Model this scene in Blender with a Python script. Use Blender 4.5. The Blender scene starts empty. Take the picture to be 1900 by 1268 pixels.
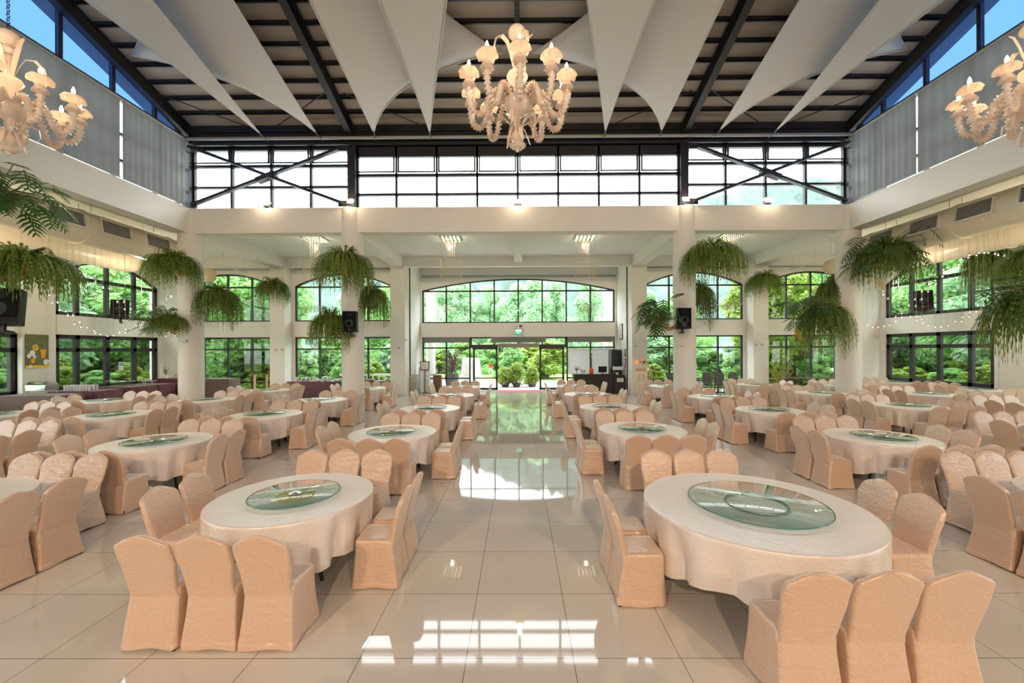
import bpy, math, random
from math import sin, cos, pi, sqrt, atan2, radians
from mathutils import Vector, Matrix
random.seed(7)
SC = bpy.context.scene
COL = SC.collection
FPX, HC, VX, VY = 752.0, 2.31, 962.0, 649.0   # focal length (px), eye height (m), vanishing point of the hall

def at(px, py, Y):
    return Vector(((px - VX) * Y / FPX, Y, HC + (VY - py) * Y / FPX))

# ------------------------------------------------------------------ materials
def nodes(name):
    m = bpy.data.materials.new(name); m.use_nodes = True
    nt = m.node_tree; nt.nodes.clear()
    out = nt.nodes.new('ShaderNodeOutputMaterial')
    return m, nt, out

def lin(c):
    return tuple(((v / 255) / 12.92 if v / 255 <= .04045 else ((v / 255 + .055) / 1.055) ** 2.4) for v in c) + (1,)

def mat(name, col, rough=.5, metal=0, var=0, vscale=6, bump=0, bscale=40, sheen=0, spec=.5, coat=0, trans=None, stretch=None, detail=3, col2=None):
    m, nt, out = nodes(name)
    p = nt.nodes.new('ShaderNodeBsdfPrincipled')
    c = tuple(col) + (1,) if len(col) == 3 else col
    p.inputs['Base Color'].default_value = c
    p.inputs['Roughness'].default_value = rough
    p.inputs['Metallic'].default_value = metal
    p.inputs['Specular IOR Level'].default_value = spec
    if sheen:
        p.inputs['Sheen Weight'].default_value = sheen
        p.inputs['Sheen Roughness'].default_value = .4
    if coat: p.inputs['Coat Weight'].default_value = coat
    tc = nt.nodes.new('ShaderNodeTexCoord'); vec = tc.outputs['Object']
    if stretch:
        mp = nt.nodes.new('ShaderNodeMapping'); mp.inputs['Scale'].default_value = stretch
        nt.links.new(vec, mp.inputs['Vector']); vec = mp.outputs['Vector']
    if var or col2:
        n = nt.nodes.new('ShaderNodeTexNoise'); n.inputs['Scale'].default_value = vscale; n.inputs['Detail'].default_value = detail
        nt.links.new(vec, n.inputs['Vector'])
        r = nt.nodes.new('ShaderNodeValToRGB')
        r.color_ramp.elements[0].position = .3; r.color_ramp.elements[1].position = .7
        a = tuple(max(0, v * (1 - var)) for v in c[:3]) + (1,)
        b = (tuple(col2) + (1,))[:4] if col2 else tuple(min(1, v * (1 + var)) for v in c[:3]) + (1,)
        r.color_ramp.elements[0].color = a; r.color_ramp.elements[1].color = b
        nt.links.new(n.outputs['Fac'], r.inputs['Fac']); nt.links.new(r.outputs['Color'], p.inputs['Base Color'])
    if bump:
        n = nt.nodes.new('ShaderNodeTexNoise'); n.inputs['Scale'].default_value = bscale; n.inputs['Detail'].default_value = detail
        nt.links.new(vec, n.inputs['Vector'])
        b = nt.nodes.new('ShaderNodeBump'); b.inputs['Strength'].default_value = bump; b.inputs['Distance'].default_value = .02
        nt.links.new(n.outputs['Fac'], b.inputs['Height']); nt.links.new(b.outputs['Normal'], p.inputs['Normal'])
    sh = p.outputs['BSDF']
    if trans:
        t = nt.nodes.new('ShaderNodeBsdfTranslucent'); t.inputs['Color'].default_value = tuple(trans[1]) + (1,)
        mx = nt.nodes.new('ShaderNodeMixShader'); mx.inputs['Fac'].default_value = trans[0]
        nt.links.new(sh, mx.inputs[1]); nt.links.new(t.outputs[0], mx.inputs[2]); sh = mx.outputs[0]
    nt.links.new(sh, out.inputs['Surface'])
    return m

def glass(name, tint, ior=1.45, rough=0.0, refl=1.0):
    m, nt, out = nodes(name)
    t = nt.nodes.new('ShaderNodeBsdfTransparent'); t.inputs['Color'].default_value = tuple(tint) + (1,)
    g = nt.nodes.new('ShaderNodeBsdfGlossy'); g.inputs['Roughness'].default_value = rough
    g.inputs['Color'].default_value = (refl, refl, refl, 1)
    f = nt.nodes.new('ShaderNodeFresnel')
    ge = nt.nodes.new('ShaderNodeNewGeometry'); mi = nt.nodes.new('ShaderNodeMix')
    mi.inputs[2].default_value = ior; mi.inputs[3].default_value = 1 / ior
    nt.links.new(ge.outputs['Backfacing'], mi.inputs[0]); nt.links.new(mi.outputs[0], f.inputs['IOR'])
    mx = nt.nodes.new('ShaderNodeMixShader')
    nt.links.new(f.outputs[0], mx.inputs[0]); nt.links.new(t.outputs[0], mx.inputs[1]); nt.links.new(g.outputs[0], mx.inputs[2])
    nt.links.new(mx.outputs[0], out.inputs['Surface'])
    return m

def emit(name, col, s):
    m, nt, out = nodes(name)
    e = nt.nodes.new('ShaderNodeEmission'); e.inputs['Color'].default_value = tuple(col) + (1,); e.inputs['Strength'].default_value = s
    nt.links.new(e.outputs[0], out.inputs['Surface'])
    return m

def satin(name, col, rough, wr, var=.06, sc=9, coat=.55):
    m, nt, out = nodes(name)
    p = nt.nodes.new('ShaderNodeBsdfPrincipled'); p.inputs['Roughness'].default_value = rough; p.inputs['Specular IOR Level'].default_value = .9
    p.inputs['Sheen Weight'].default_value = .8; p.inputs['Sheen Roughness'].default_value = .35; p.inputs['Sheen Tint'].default_value = (1, .88, .78, 1)
    tc = nt.nodes.new('ShaderNodeTexCoord'); oi = nt.nodes.new('ShaderNodeObjectInfo')
    ad = nt.nodes.new('ShaderNodeVectorMath'); ad.operation = 'ADD'
    nt.links.new(tc.outputs['Object'], ad.inputs[0]); nt.links.new(oi.outputs['Random'], ad.inputs[1])
    def noise(sc, st, det, dist=0):
        mp = nt.nodes.new('ShaderNodeMapping'); mp.inputs['Scale'].default_value = st; nt.links.new(ad.outputs[0], mp.inputs['Vector'])
        n = nt.nodes.new('ShaderNodeTexNoise'); n.inputs['Scale'].default_value = sc; n.inputs['Detail'].default_value = det; n.inputs['Distortion'].default_value = dist
        nt.links.new(mp.outputs[0], n.inputs['Vector']); return n.outputs['Fac']
    fine = noise(120, (1, 1, .6), 2); big = noise(sc, (1, 1, 2.4), 3, 1.2)
    r = nt.nodes.new('ShaderNodeValToRGB'); r.color_ramp.elements[0].position = .35; r.color_ramp.elements[1].position = .65
    r.color_ramp.elements[0].color = tuple(v*(1-var) for v in col) + (1,); r.color_ramp.elements[1].color = tuple(v*(1+var) for v in col) + (1,)
    nt.links.new(fine, r.inputs['Fac']); nt.links.new(r.outputs[0], p.inputs['Base Color'])
    b1 = nt.nodes.new('ShaderNodeBump'); b1.inputs['Strength'].default_value = wr; b1.inputs['Distance'].default_value = .03
    b2 = nt.nodes.new('ShaderNodeBump'); b2.inputs['Strength'].default_value = .12; b2.inputs['Distance'].default_value = .002
    b3 = nt.nodes.new('ShaderNodeBump'); b3.inputs['Strength'].default_value = .45; b3.inputs['Distance'].default_value = .007
    nt.links.new(noise(26, (1, 1, 1.6), 2, 1.5), b3.inputs['Height']); nt.links.new(b1.outputs[0], b3.inputs['Normal'])
    nt.links.new(big, b1.inputs['Height']); nt.links.new(fine, b2.inputs['Height']); nt.links.new(b3.outputs[0], b2.inputs['Normal']); nt.links.new(b2.outputs[0], p.inputs['Normal'])
    nt.links.new(b2.outputs[0], p.inputs['Coat Normal']); p.inputs['Coat Weight'].default_value = coat; p.inputs['Coat Roughness'].default_value = .30; p.inputs['Coat IOR'].default_value = 1.6
    nt.links.new(p.outputs[0], out.inputs['Surface']); return m

def leafmat(name, c1, c2, rough=.45, tr=.3):
    return mat(name, c1, rough, col2=c2, vscale=1.3, detail=4, trans=(tr, tuple(min(1, v * 1.5) for v in c2)))

def floor_mat():
    m, nt, out = nodes('polished_tile')
    p = nt.nodes.new('ShaderNodeBsdfPrincipled')
    tc = nt.nodes.new('ShaderNodeTexCoord')
    sep = nt.nodes.new('ShaderNodeSeparateXYZ'); nt.links.new(tc.outputs['Object'], sep.inputs[0])
    def M(op, a, b=None):
        n = nt.nodes.new('ShaderNodeMath'); n.operation = op
        for i, v in enumerate((a, b)):
            if v is None: continue
            if isinstance(v, (int, float)): n.inputs[i].default_value = v
            else: nt.links.new(v, n.inputs[i])
        return n.outputs[0]
    def grid(s, off):
        f = M('FRACT', M('DIVIDE', M('ADD', s, off), .8))
        return M('MINIMUM', f, M('SUBTRACT', 1.0, f))
    gx = grid(sep.outputs[0], .4 + 80); gy = grid(sep.outputs[1], 80 - 3.03)
    line = M('LESS_THAN', M('MINIMUM', gx, gy), .0032)
    n = nt.nodes.new('ShaderNodeTexNoise'); n.inputs['Scale'].default_value = 1.1; n.inputs['Detail'].default_value = 5
    nt.links.new(tc.outputs['Object'], n.inputs['Vector'])
    r = nt.nodes.new('ShaderNodeValToRGB')
    r.color_ramp.elements[0].position = .3; r.color_ramp.elements[1].position = .75
    r.color_ramp.elements[0].color = (.66, .60, .525, 1); r.color_ramp.elements[1].color = (.73, .67, .59, 1)
    nt.links.new(n.outputs['Fac'], r.inputs['Fac'])
    mx = nt.nodes.new('ShaderNodeMix'); mx.data_type = 'RGBA'
    nt.links.new(line, mx.inputs['Factor']); nt.links.new(r.outputs['Color'], mx.inputs[6]); mx.inputs[7].default_value = (.10, .085, .07, 1)
    nt.links.new(mx.outputs[2], p.inputs['Base Color'])
    p.inputs['Roughness'].default_value = .035
    p.inputs['IOR'].default_value = 1.62
    nt.links.new(p.outputs[0], out.inputs['Surface'])
    return m

M = {}
M['floor'] = floor_mat()
M['white'] = mat('white_paint', (.80, .765, .70), .55, var=.03, vscale=.7)
M['white2'] = mat('white_plaster', (.82, .80, .75), .6, var=.02, vscale=.5)
M['ceil'] = mat('ceiling_paint', (.80, .80, .77), .7)
M['dark'] = mat('dark_bronze', (.035, .03, .032), .4, spec=.4, var=.1)
M['steel'] = mat('dark_steel', (.022, .020, .023), .45, var=.15, vscale=3)
M['roof'] = mat('roof_panel', (.46, .41, .37), .6, var=.05, vscale=.8)
M['sail'] = mat('sail_cloth', (.74, .71, .68), .75, bump=.08, bscale=3, trans=(.2, (.7, .68, .65)))
M['blind'] = mat('grey_blind', (.165, .162, .155), .7, stretch=(1, 2.2, .05), var=.10, vscale=2, trans=(.10, (.30, .31, .32)))
M['blindrail'] = mat('grey_tube', (.35, .34, .33), .45)
M['rollshade'] = mat('grey_shade', (.22, .22, .215), .7)
M['whiteshade'] = mat('white_shade', (.75, .75, .76), .7, trans=(.35, (.8, .8, .8)))
M['glass'] = glass('clear_glass', (.97, .99, .98), 1.4)
M['blueglass'] = glass('blue_film_glass', (.034, .080, .22), 1.3, refl=.5)
M['duct'] = mat('cream_duct', (.88, .76, .57), .35, bump=.12, bscale=1.2, stretch=(1, 7, 1), spec=.5)
M['ventframe'] = mat('vent_frame', (.82, .75, .66), .4)
M['ventdark'] = mat('vent_slats', (.20, .15, .11), .5)
M['satin'] = satin('peach_satin', (.67, .455, .325), .32, .35, sc=6)
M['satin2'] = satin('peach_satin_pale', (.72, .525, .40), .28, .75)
M['cloth'] = satin('cream_satin_cloth', (.83, .735, .685), .32, .18, .03, coat=1.0)
M['tablewood'] = mat('table_board', (.25, .2, .15), .6)
M['black'] = mat('black_plastic', (.010, .010, .011), .5, spec=.25)
M['blackmetal'] = mat('black_metal', (.03, .03, .03), .35, metal=.6)
M['grille'] = mat('speaker_grille', (.008, .008, .009), .8, bump=.3, bscale=300, spec=.15)
M['foot'] = mat('chair_foot', (.10, .06, .04), .5)
M['susan'] = glass('green_turntable_glass', (.91, .96, .945), 1.3, .01)
M['susanedge'] = mat('green_glass_edge', (.10, .26, .22), .15)
M['olive'] = mat('olive_disc', (.64, .53, .17), .45, var=.05)
M['chrome'] = mat('chrome', (.75, .76, .78), .15, metal=1)
M['bluering'] = mat('blue_grey_ring', (.25, .33, .38), .3, metal=.3)
M['murano'] = mat('milky_glass', (.92, .80, .71), .14, spec=.8, trans=(.32, (1, .82, .68)), coat=.5)
M['bulb'] = emit('warm_bulb', (1, .72, .40), 130)
M['flood'] = emit('flood_lamp', (1, .75, .45), 60)
M['minibulb'] = emit('mini_bulb', (1, .82, .62), 9)
M['pend'] = emit('pendant_bulb', (1, .80, .62), 5)
M['wire'] = mat('thin_wire', (.45, .42, .38), .4, metal=.5)
M['clearball'] = glass('pendant_glass', (.93, .93, .93), 1.5)
M['crystal'] = mat('crystal_beads', (.88, .80, .66), .1, spec=.8, trans=(.4, (.9, .8, .6)))
M['mirror'] = mat('mirror_plate', (.75, .76, .70), .08, metal=1)
M['terra'] = mat('terracotta', (.42, .12, .07), .6, var=.15)
M['bracket'] = mat('ochre_bracket', (.62, .42, .17), .5, var=.1)
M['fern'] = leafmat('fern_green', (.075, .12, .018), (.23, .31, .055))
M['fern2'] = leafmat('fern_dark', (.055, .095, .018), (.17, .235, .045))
M['philo'] = leafmat('split_leaf', (.03, .09, .02), (.09, .19, .05), .3, .2)
M['stemg'] = mat('stem_green', (.14, .18, .06), .5)
M['yleaf'] = leafmat('yellow_leaf', (.55, .28, .03), (.7, .42, .06))
M['paper'] = mat('paper_lantern', (.78, .68, .50), .7, trans=(.35, (.85, .75, .55)))
M['maroon'] = mat('maroon_brocade', (.085, .018, .035), .5, col2=(.19, .06, .09), vscale=9, sheen=.3, bump=.2)
M['brownskirt'] = mat('brown_skirt', (.13, .085, .07), .6, sheen=.3)
M['china'] = mat('white_china', (.86, .86, .84), .2, spec=.6)
M['redpetal'] = mat('red_petal', (.65, .03, .03), .5)
M['pinkpetal'] = mat('pink_petal', (.75, .30, .38), .5)
M['orange'] = mat('orange_vase', (.85, .18, .02), .3, trans=(.3, (1, .3, .05)))
M['wood'] = mat('brown_wood', (.12, .06, .035), .4, var=.2, stretch=(1, 1, .2))
M['bamboo'] = mat('light_wood', (.55, .36, .18), .5)
M['counter'] = mat('dark_counter', (.022, .017, .016), .3, var=.2)
M['redmat'] = mat('red_mat', (.62, .08, .10), .9, bump=.4, bscale=200)
M['silver'] = mat('silver_fabric', (.72, .73, .76), .3, metal=.3, bump=.8, bscale=18)
M['greyplastic'] = mat('grey_plastic', (.42, .41, .38), .5)
M['cream'] = mat('cream_panel', (.76, .68, .50), .5)
M['red'] = mat('red_enamel', (.60, .02, .02), .35)
M['redlamp'] = emit('red_lamp', (1, .12, .04), 2.5)
M['greensign'] = emit('green_sign', (.05, .75, .35), 1.0)
M['signwhite'] = emit('sign_white', (.8, 1, .9), 1.0)
M['paperw'] = mat('white_paper', (.85, .85, .83), .6)
M['bluepaper'] = mat('blue_print', (.25, .45, .75), .6)
M['posterdark'] = mat('poster_olive', (.07, .075, .04), .5, col2=(.22, .22, .09), vscale=14)
M['yellow'] = mat('poster_yellow', (.85, .60, .02), .5)
M['juice'] = mat('juice_orange', (.85, .38, .01), .4)
M['lawn'] = mat('lawn_grass', (.17, .28, .06), .9, col2=(.27, .38, .10), vscale=.6, detail=6, bump=.3, bscale=30)
M['pave'] = mat('pale_paving', (.55, .52, .47), .8, var=.08, vscale=2)
M['bark'] = mat('tree_bark', (.10, .085, .07), .85, bump=.6, bscale=12, var=.25)
M['leafA'] = leafmat('leaf_mid', (.19, .34, .13), (.40, .58, .26), .55, .55)
M['leafB'] = leafmat('leaf_dark', (.14, .28, .105), (.33, .50, .23), .55, .55)
M['leafC'] = leafmat('leaf_lime', (.15, .25, .035), (.34, .44, .08), .5, .35)
M['leafD'] = leafmat('leaf_blue_green', (.23, .37, .22), (.44, .59, .40), .55, .55)
M['leafP'] = leafmat('leaf_cordyline', (.10, .09, .05), (.22, .16, .09), .5, .2)
M['hill'] = mat('forest_hill', (.05, .085, .065), .95, col2=(.12, .18, .15), vscale=.25, detail=8)
M['urn'] = mat('slate_urn', (.10, .10, .11), .45, var=.2)
M['stone'] = mat('pale_stone', (.62, .60, .55), .7, var=.06)
M['carwhite'] = mat('car_paint', (.80, .81, .83), .2, coat=.8)
M['rubber'] = mat('tyre_rubber', (.02, .02, .02), .8)
M['carglass'] = mat('car_glass', (.02, .03, .03), .08)
M['greychair'] = mat('grey_frame', (.22, .225, .22), .4, metal=.5)
M['greyseat'] = mat('grey_seat', (.12, .125, .125), .7)
M['brass'] = mat('rail_brown', (.20, .13, .11), .4)
M['picture'] = mat('ink_print', (.70, .70, .66), .5, col2=(.30, .33, .33), vscale=7)
M['cctv'] = mat('camera_white', (.72, .70, .66), .4)

# ------------------------------------------------------------------ mesh builder
class MB:
    def __init__(s): s.v = []; s.f = []
    def add(s, vs, fs):
        b = len(s.v); s.v.extend(Vector(v) for v in vs); s.f.extend(tuple(b + i for i in f) for f in fs); return s
    def box(s, x0, x1, y0, y1, z0, z1):
        return s.add([(x0,y0,z0),(x1,y0,z0),(x1,y1,z0),(x0,y1,z0),(x0,y0,z1),(x1,y0,z1),(x1,y1,z1),(x0,y1,z1)],
                     [(3,2,1,0),(4,5,6,7),(0,1,5,4),(1,2,6,5),(2,3,7,6),(3,0,4,7)])
    def beam(s, p, q, w, h, up=(0,0,1)):
        p = Vector(p); q = Vector(q); d = (q - p).normalized(); u = Vector(up)
        a = d.cross(u)
        if a.length < 1e-5: a = d.cross(Vector((1,0,0)))
        a.normalize(); b = a.cross(d).normalized()
        vs = [c + a * (i * w / 2) + b * (j * h / 2) for c in (p, q) for i, j in ((-1,-1),(1,-1),(1,1),(-1,1))]
        return s.add(vs, [(3,2,1,0),(4,5,6,7),(0,1,5,4),(1,2,6,5),(2,3,7,6),(3,0,4,7)])
    def loft(s, loops, caps=True, closed=True):
        n = len(loops[0]); b = len(s.v)
        for l in loops: s.v.extend(Vector(p) for p in l)
        for i in range(len(loops) - 1):
            for j in range(n if closed else n - 1):
                k = (j + 1) % n
                s.f.append((b+i*n+j, b+i*n+k, b+(i+1)*n+k, b+(i+1)*n+j))
        if caps:
            s.f.append(tuple(b + j for j in reversed(range(n))))
            s.f.append(tuple(b + (len(loops)-1)*n + j for j in range(n)))
        return s
    def tube(s, pts, r, n=8, caps=True):
        pts = [Vector(p) for p in pts]; m = len(pts)
        rr = r if isinstance(r, (list, tuple)) else [r] * m
        loops = []; a = None
        for i, p in enumerate(pts):
            d = (pts[min(i+1, m-1)] - pts[max(i-1, 0)]).normalized()
            if a is None:
                a = d.cross(Vector((0,0,1)))
                if a.length < 1e-3: a = d.cross(Vector((1,0,0)))
            else: a = a - d * a.dot(d)
            a.normalize(); b = d.cross(a)
            loops.append([p + (a * cos(2*pi*k/n) + b * sin(2*pi*k/n)) * rr[i] for k in range(n)])
        return s.loft(loops, caps)
    def lathe(s, prof, n=24, c=(0,0,0), caps=True):
        c = Vector(c)
        return s.loft([[c + Vector((r*cos(2*pi*k/n), r*sin(2*pi*k/n), z)) for k in range(n)] for r, z in prof], caps)
    def ball(s, c, r, n=12, m=7, sz=1):
        return s.lathe([(max(.001*r, r*sin(pi*i/m)), -r*sz*cos(pi*i/m)) for i in range(m+1)], n, c)
    def torus(s, c, R, r, axis='Z', n=28, k=8):
        c = Vector(c); loops = []
        for i in range(n + 1):
            t = 2*pi*i/n; l = []
            for j in range(k):
                u = 2*pi*j/k; rad = R + r*cos(u); h = r*sin(u)
                v = {'Z': (rad*cos(t), rad*sin(t), h), 'Y': (rad*cos(t), h, rad*sin(t)), 'X': (h, rad*cos(t), rad*sin(t))}[axis]
                l.append(c + Vector(v))
            loops.append(l)
        return s.loft(loops, False)
    def xf(s, mtx, start=0):
        for i in range(start, len(s.v)): s.v[i] = mtx @ s.v[i]
        return s
    def build(s, name, m, parent=None, smooth=True, origin=None, angle=40):
        me = bpy.data.meshes.new(name)
        o3 = Vector(origin) if origin is not None else None
        me.from_pydata([tuple(v - o3) if o3 is not None else tuple(v) for v in s.v], [], s.f)
        me.materials.append(M[m] if isinstance(m, str) else m)
        if smooth:
            me.polygons.foreach_set('use_smooth', [True] * len(me.polygons))
            me.set_sharp_from_angle(angle=radians(angle))
        me.update()
        o = bpy.data.objects.new(name, me); COL.objects.link(o)
        if parent is not None: o.parent = parent
        elif o3 is not None: o.location = o3
        return o

def tag(o, label=None, cat=None, group=None, kind=None):
    if label: o['label'] = label
    if cat: o['category'] = cat
    if group: o['group'] = group
    if kind: o['kind'] = kind
    return o
def empty(name, loc=(0,0,0), rz=0):
    o = bpy.data.objects.new(name, None); COL.objects.link(o); o.location = loc; o.rotation_euler = (0, 0, rz)
    o.empty_display_size = .1
    return o
KIDS = {}
def kids(o):
    return [c for c in bpy.data.objects if c.parent == o]
def copy_tree(o, parent=None, cache=None):
    c = o.copy(); COL.objects.link(c)
    c.parent = parent
    ch = KIDS.get(o.name)
    if ch is None: ch = KIDS[o.name] = kids(o)
    for k in ch: copy_tree(k, c)
    return c
def struct(mb, name, m, parent=None, smooth=False):
    o = mb.build(name, m, parent, smooth)
    if parent is None: o['kind'] = 'structure'
    return o
def sempty(name):
    o = empty(name); o['kind'] = 'structure'; return o

# ------------------------------------------------------------------ the building
YC, XC = 14.6, 12.0           # end row and side rows of round columns
YB, XW, YE, YR = 20.9, 18.6, 23.2, -9.4
ZS0, ZH, ZB1, ZT = 3.0, 7.0, 7.47, 9.85

struct(MB().box(-19.2, 19.2, -10.2, 23.3, -.12, 0), 'floor', 'floor')

# flat ceilings over the aisles and the entrance bay
for nm, b in (('ceiling', (-19.2, 19.2, 14.9, 23.6)), ('ceiling', (-19.2, -12.3, -10.2, 14.9)), ('ceiling', (12.3, 19.2, -10.2, 14.9))):
    struct(MB().box(b[0], b[1], b[2], b[3], ZH, ZH + .2), nm, 'ceil')

# beams that carry the clerestory
struct(MB().box(-12.3, 12.3, 14.6, 15.05, 6.57, ZB1), 'beam', 'white')
struct(MB().box(-12.35, -11.85, -9.8, 14.6, 6.57, ZB1), 'beam', 'white')
struct(MB().box(11.85, 12.35, -9.8, 14.6, 6.57, ZB1), 'beam', 'white')
struct(MB().box(-12.3, 12.3, -9.85, -9.4, 6.57, ZB1), 'beam', 'white')
for x in (-12, -6, 6, 12):
    struct(MB().box(x - .27, x + .27, 14.95, 20.35, 6.46, 7.02), 'beam', 'white2')
struct(MB().box(-.2, .2, 14.95, 20.35, 6.68, 7.02), 'beam', 'white2')
struct(MB().box(-19, 19, 20.35, 20.62, 6.5, 7.02), 'beam', 'white2')
for y in (8.6, 2.6, -3.4):
    for sx in (-1, 1):
        struct(MB().box(*sorted((sx * 12.35, sx * 18.6)), y - .2, y + .2, 6.75, 7.02), 'beam', 'white2')

# round columns
def column(x, y, z1=ZB1):
    struct(MB().lathe([(.39, 0), (.39, z1)], 40, (x, y, 0)), 'column', 'white', smooth=True)
for x in (-12.05, -6.08, 6.08, 12.05): column(x, 14.87)
for sx in (-12, 12):
    for y in (8.6, 2.6, -3.4, -9.4): column(sx, y, 6.5)
for x in (-6, 6): column(x, -9.4)

def bars(mb, rects, P, d):
    """rects in wall coordinates (u0,u1,z0,z1) -> boxes of depth d; P maps (u, depth, z) to the hall"""
    for u0, u1, z0, z1 in rects:
        i = len(mb.v)
        mb.box(u0, u1, -d/2, d/2, z0, z1)
        for k in range(i, len(mb.v)):
            v = mb.v[k]; mb.v[k] = Vector(P(v.x, v.y, v.z))
def backP(y): return lambda u, d, z: (u, y + d, z)
def sideP(x): return lambda u, d, z: (x + d, u, z)

NW = [0]
def window(P, cuts, z0, z1, trans, arch=None, bar=.07, d=.10, glassm='glass', glass_d=.02, skip=()):
    """one glazed window: frame (outer, mullions, transoms) and a pane; arch = (spring, peak)"""
    NW[0] += 1
    w = sempty('window_%d' % NW[0])
    u0, u1 = cuts[0], cuts[-1]
    def top(u):
        if not arch: return z1
        t = (u - (u0 + u1) / 2) / ((u1 - u0) / 2)
        return arch[0] + (arch[1] - arch[0]) * (1 - t * t)
    f = MB()
    r = []
    for i, u in enumerate(cuts):
        ub = max(u0, u - bar/2); ue = min(u1, u + bar/2)
        if i == 0: ue = u0 + bar
        if i == len(cuts) - 1: ub = u1 - bar
        r.append((ub, ue, z0, min(top(ub + .01), top(ue - .01)) - .01))
    for z in [z0 + bar/2] + list(trans):
        r.append((u0 + .002, u1 - .002, z - bar/2, z + bar/2))
    if not arch: r.append((u0 + .002, u1 - .002, z1 - bar, z1))
    bars(f, r, P, d)
    if arch:
        N = 24
        for k in range(N):
            a = u0 + (u1 - u0) * k / N; b = u0 + (u1 - u0) * (k + 1) / N
            f.beam(P(a, 0, top(a) - .03), P(b, 0, top(b) - .03), d, .08)
    f.build('frame', 'dark', w, False)
    g = MB(); N = 24 if arch else 1
    for k in range(N):
        a = u0 + (u1 - u0) * k / N; b = u0 + (u1 - u0) * (k + 1) / N
        i = len(g.v)
        g.add([P(a, 0, z0), P(b, 0, z0), P(b, 0, top(b)), P(a, 0, top(a))], [(0, 1, 2, 3)])
    g.build('pane', glassm, w, False)
    return w

NWALL = [0]
def arch_infill(P, u0, u1, spring, peak, ztop, d=.24, name='wall_back'):
    mb = MB(); N = 24; lo = []
    top = lambda u: spring + (peak - spring) * (1 - ((u - (u0+u1)/2) / ((u1-u0)/2)) ** 2)
    loops = []
    for k in range(N + 1):
        u = u0 + (u1 - u0) * k / N
        loops.append([P(u, -d/2, top(u)), P(u, d/2, top(u)), P(u, d/2, ztop), P(u, -d/2, ztop)])
    mb.loft(loops, True)
    return struct(mb, name, 'white2')

# back wall: four arched bays at YB and the entrance bay at YE
SP, PK = 5.62, 6.26
for c in (-15, -9, 9, 15):
    u0, u1 = c - 2.5, c + 2.5
    cuts = [u0 + 1.25 * k for k in range(5)]
    P = backP(YB)
    window(P, cuts, 0.02, ZS0, (.67, 2.38))
    window(P, cuts, 3.8, PK, (5.58,), (SP, PK))
    arch_infill(P, u0, u1, SP, PK, 7.02)
    struct(MB().box(u0, u1, YB - .2, YB + .12, ZS0, 3.8), 'wall_back', 'white2')
    mb = MB(); mb.tube([(u0 + .05, YB - .18, 6.5), (u1 - .05, YB - .18, 6.5)], .05, 10)
    tag(mb.build('roller_blind', 'blindrail'), 'rolled-up grey blind tube over the arched window, %s' % {-15: 'corner bay on the buffet side', -9: 'bay between buffet and entrance', 9: 'bay between entrance and stacked grey chairs', 15: 'corner bay beyond the stacked grey chairs'}[c], 'blind', 'rolled-up blinds over the arches')
for a, b in ((-19, -17.5), (-12.5, -11.5), (-6.5, -5.6), (5.6, 6.5), (11.5, 12.5), (17.5, 19)):
    struct(MB().box(a, b, YB - .12, YB + .12, 0, 7.02), 'wall_back', 'white2')
for x in (-12, -6, 6, 12):
    struct(MB().box(x - .37, x + .37, 20.1, YB - .1, 0, 6.52), 'pillar', 'white')
for s in (-1, 1):
    struct(MB().box(*sorted((s * 5.6, s * 5.85)), YB - .1, YE + .1, 0, 7.02), 'wall_recess', 'white2')
P = backP(YE)
ec = [-5.49 + 1.3725 * k for k in range(9)]
window(P, ec, 3.83, 6.36, (5.66,), (5.70, 6.36), bar=.08)
arch_infill(P, ec[0], ec[-1], 5.70, 6.36, 7.02)
for a, b in ((-5.62, -5.49), (5.49, 5.62)):
    struct(MB().box(a, b, YE - .12, YE + .12, 0, 7.02), 'wall_back', 'white2')
struct(MB().box(-5.49, 5.49, YE - .25, YE + .12, 3.03, 3.83), 'wall_back', 'white2')
mb = MB(); mb.box(-5.5, 5.5, YE - .26, YE - .14, 6.42, 6.54)
tag(mb.build('roller_blind', 'blindrail', smooth=False), 'long grey blind box over the wide entrance arch', 'blind')
# entrance glazing, lower band
window(P, ec[0:3], .02, 3.03, (.68, 2.42), bar=.08)
window(P, ec[6:9], .02, 3.03, (.68, 2.42), bar=.08)
window(P, ec[2:7], 2.5, 3.03, (), bar=.08)
# sliding door: fixed header, two leaves slid aside
d1 = sempty('door_1')
MB().box(ec[2], -1.2, YE - .16, YE + .05, 2.42, 2.6).box(1.2, ec[6], YE - .16, YE + .05, 2.42, 2.6).box(-1.2, 1.2, YE - .1, YE + .05, 2.46, 2.56).build('door_header', 'dark', d1, False)
for s in (-1, 1):
    lf = MB(); a, b = sorted((s * 1.19, s * 2.6))
    bars(lf, [(a, a + .11, .02, 2.42), (b - .11, b, .02, 2.42), (a, b, .02, .14), (a, b, 2.33, 2.42), (a, b, .66, .72)], backP(YE - .08), .07)
    leaf = lf.build('door_leaf', 'dark', d1, False)
    g = MB().add([(a + .1, YE - .08, .1), (b - .1, YE - .08, .1), (b - .1, YE - .08, 2.35), (a + .1, YE - .08, 2.35)], [(0,1,2,3)])
    g.build('pane', 'glass', leaf, False)
for a, b in ((ec[0], ec[2]), (-1.6, 1.6), (ec[6], ec[8])):
    mb = MB().box(a + .05, b - .05, YE - .14, YE - .11, 2.72, 3.02)
    mb.tube([(a + .05, YE - .125, 3.0), (b - .05, YE - .125, 3.0)], .035, 8)
    tag(mb.build('roller_blind', 'rollshade', smooth=False), 'short grey blind pulled slightly down %s' % {ec[0]: 'behind the lectern', -1.6: 'above the open entrance', ec[6]: 'above the reception counter'}[a], 'blind')
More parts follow.
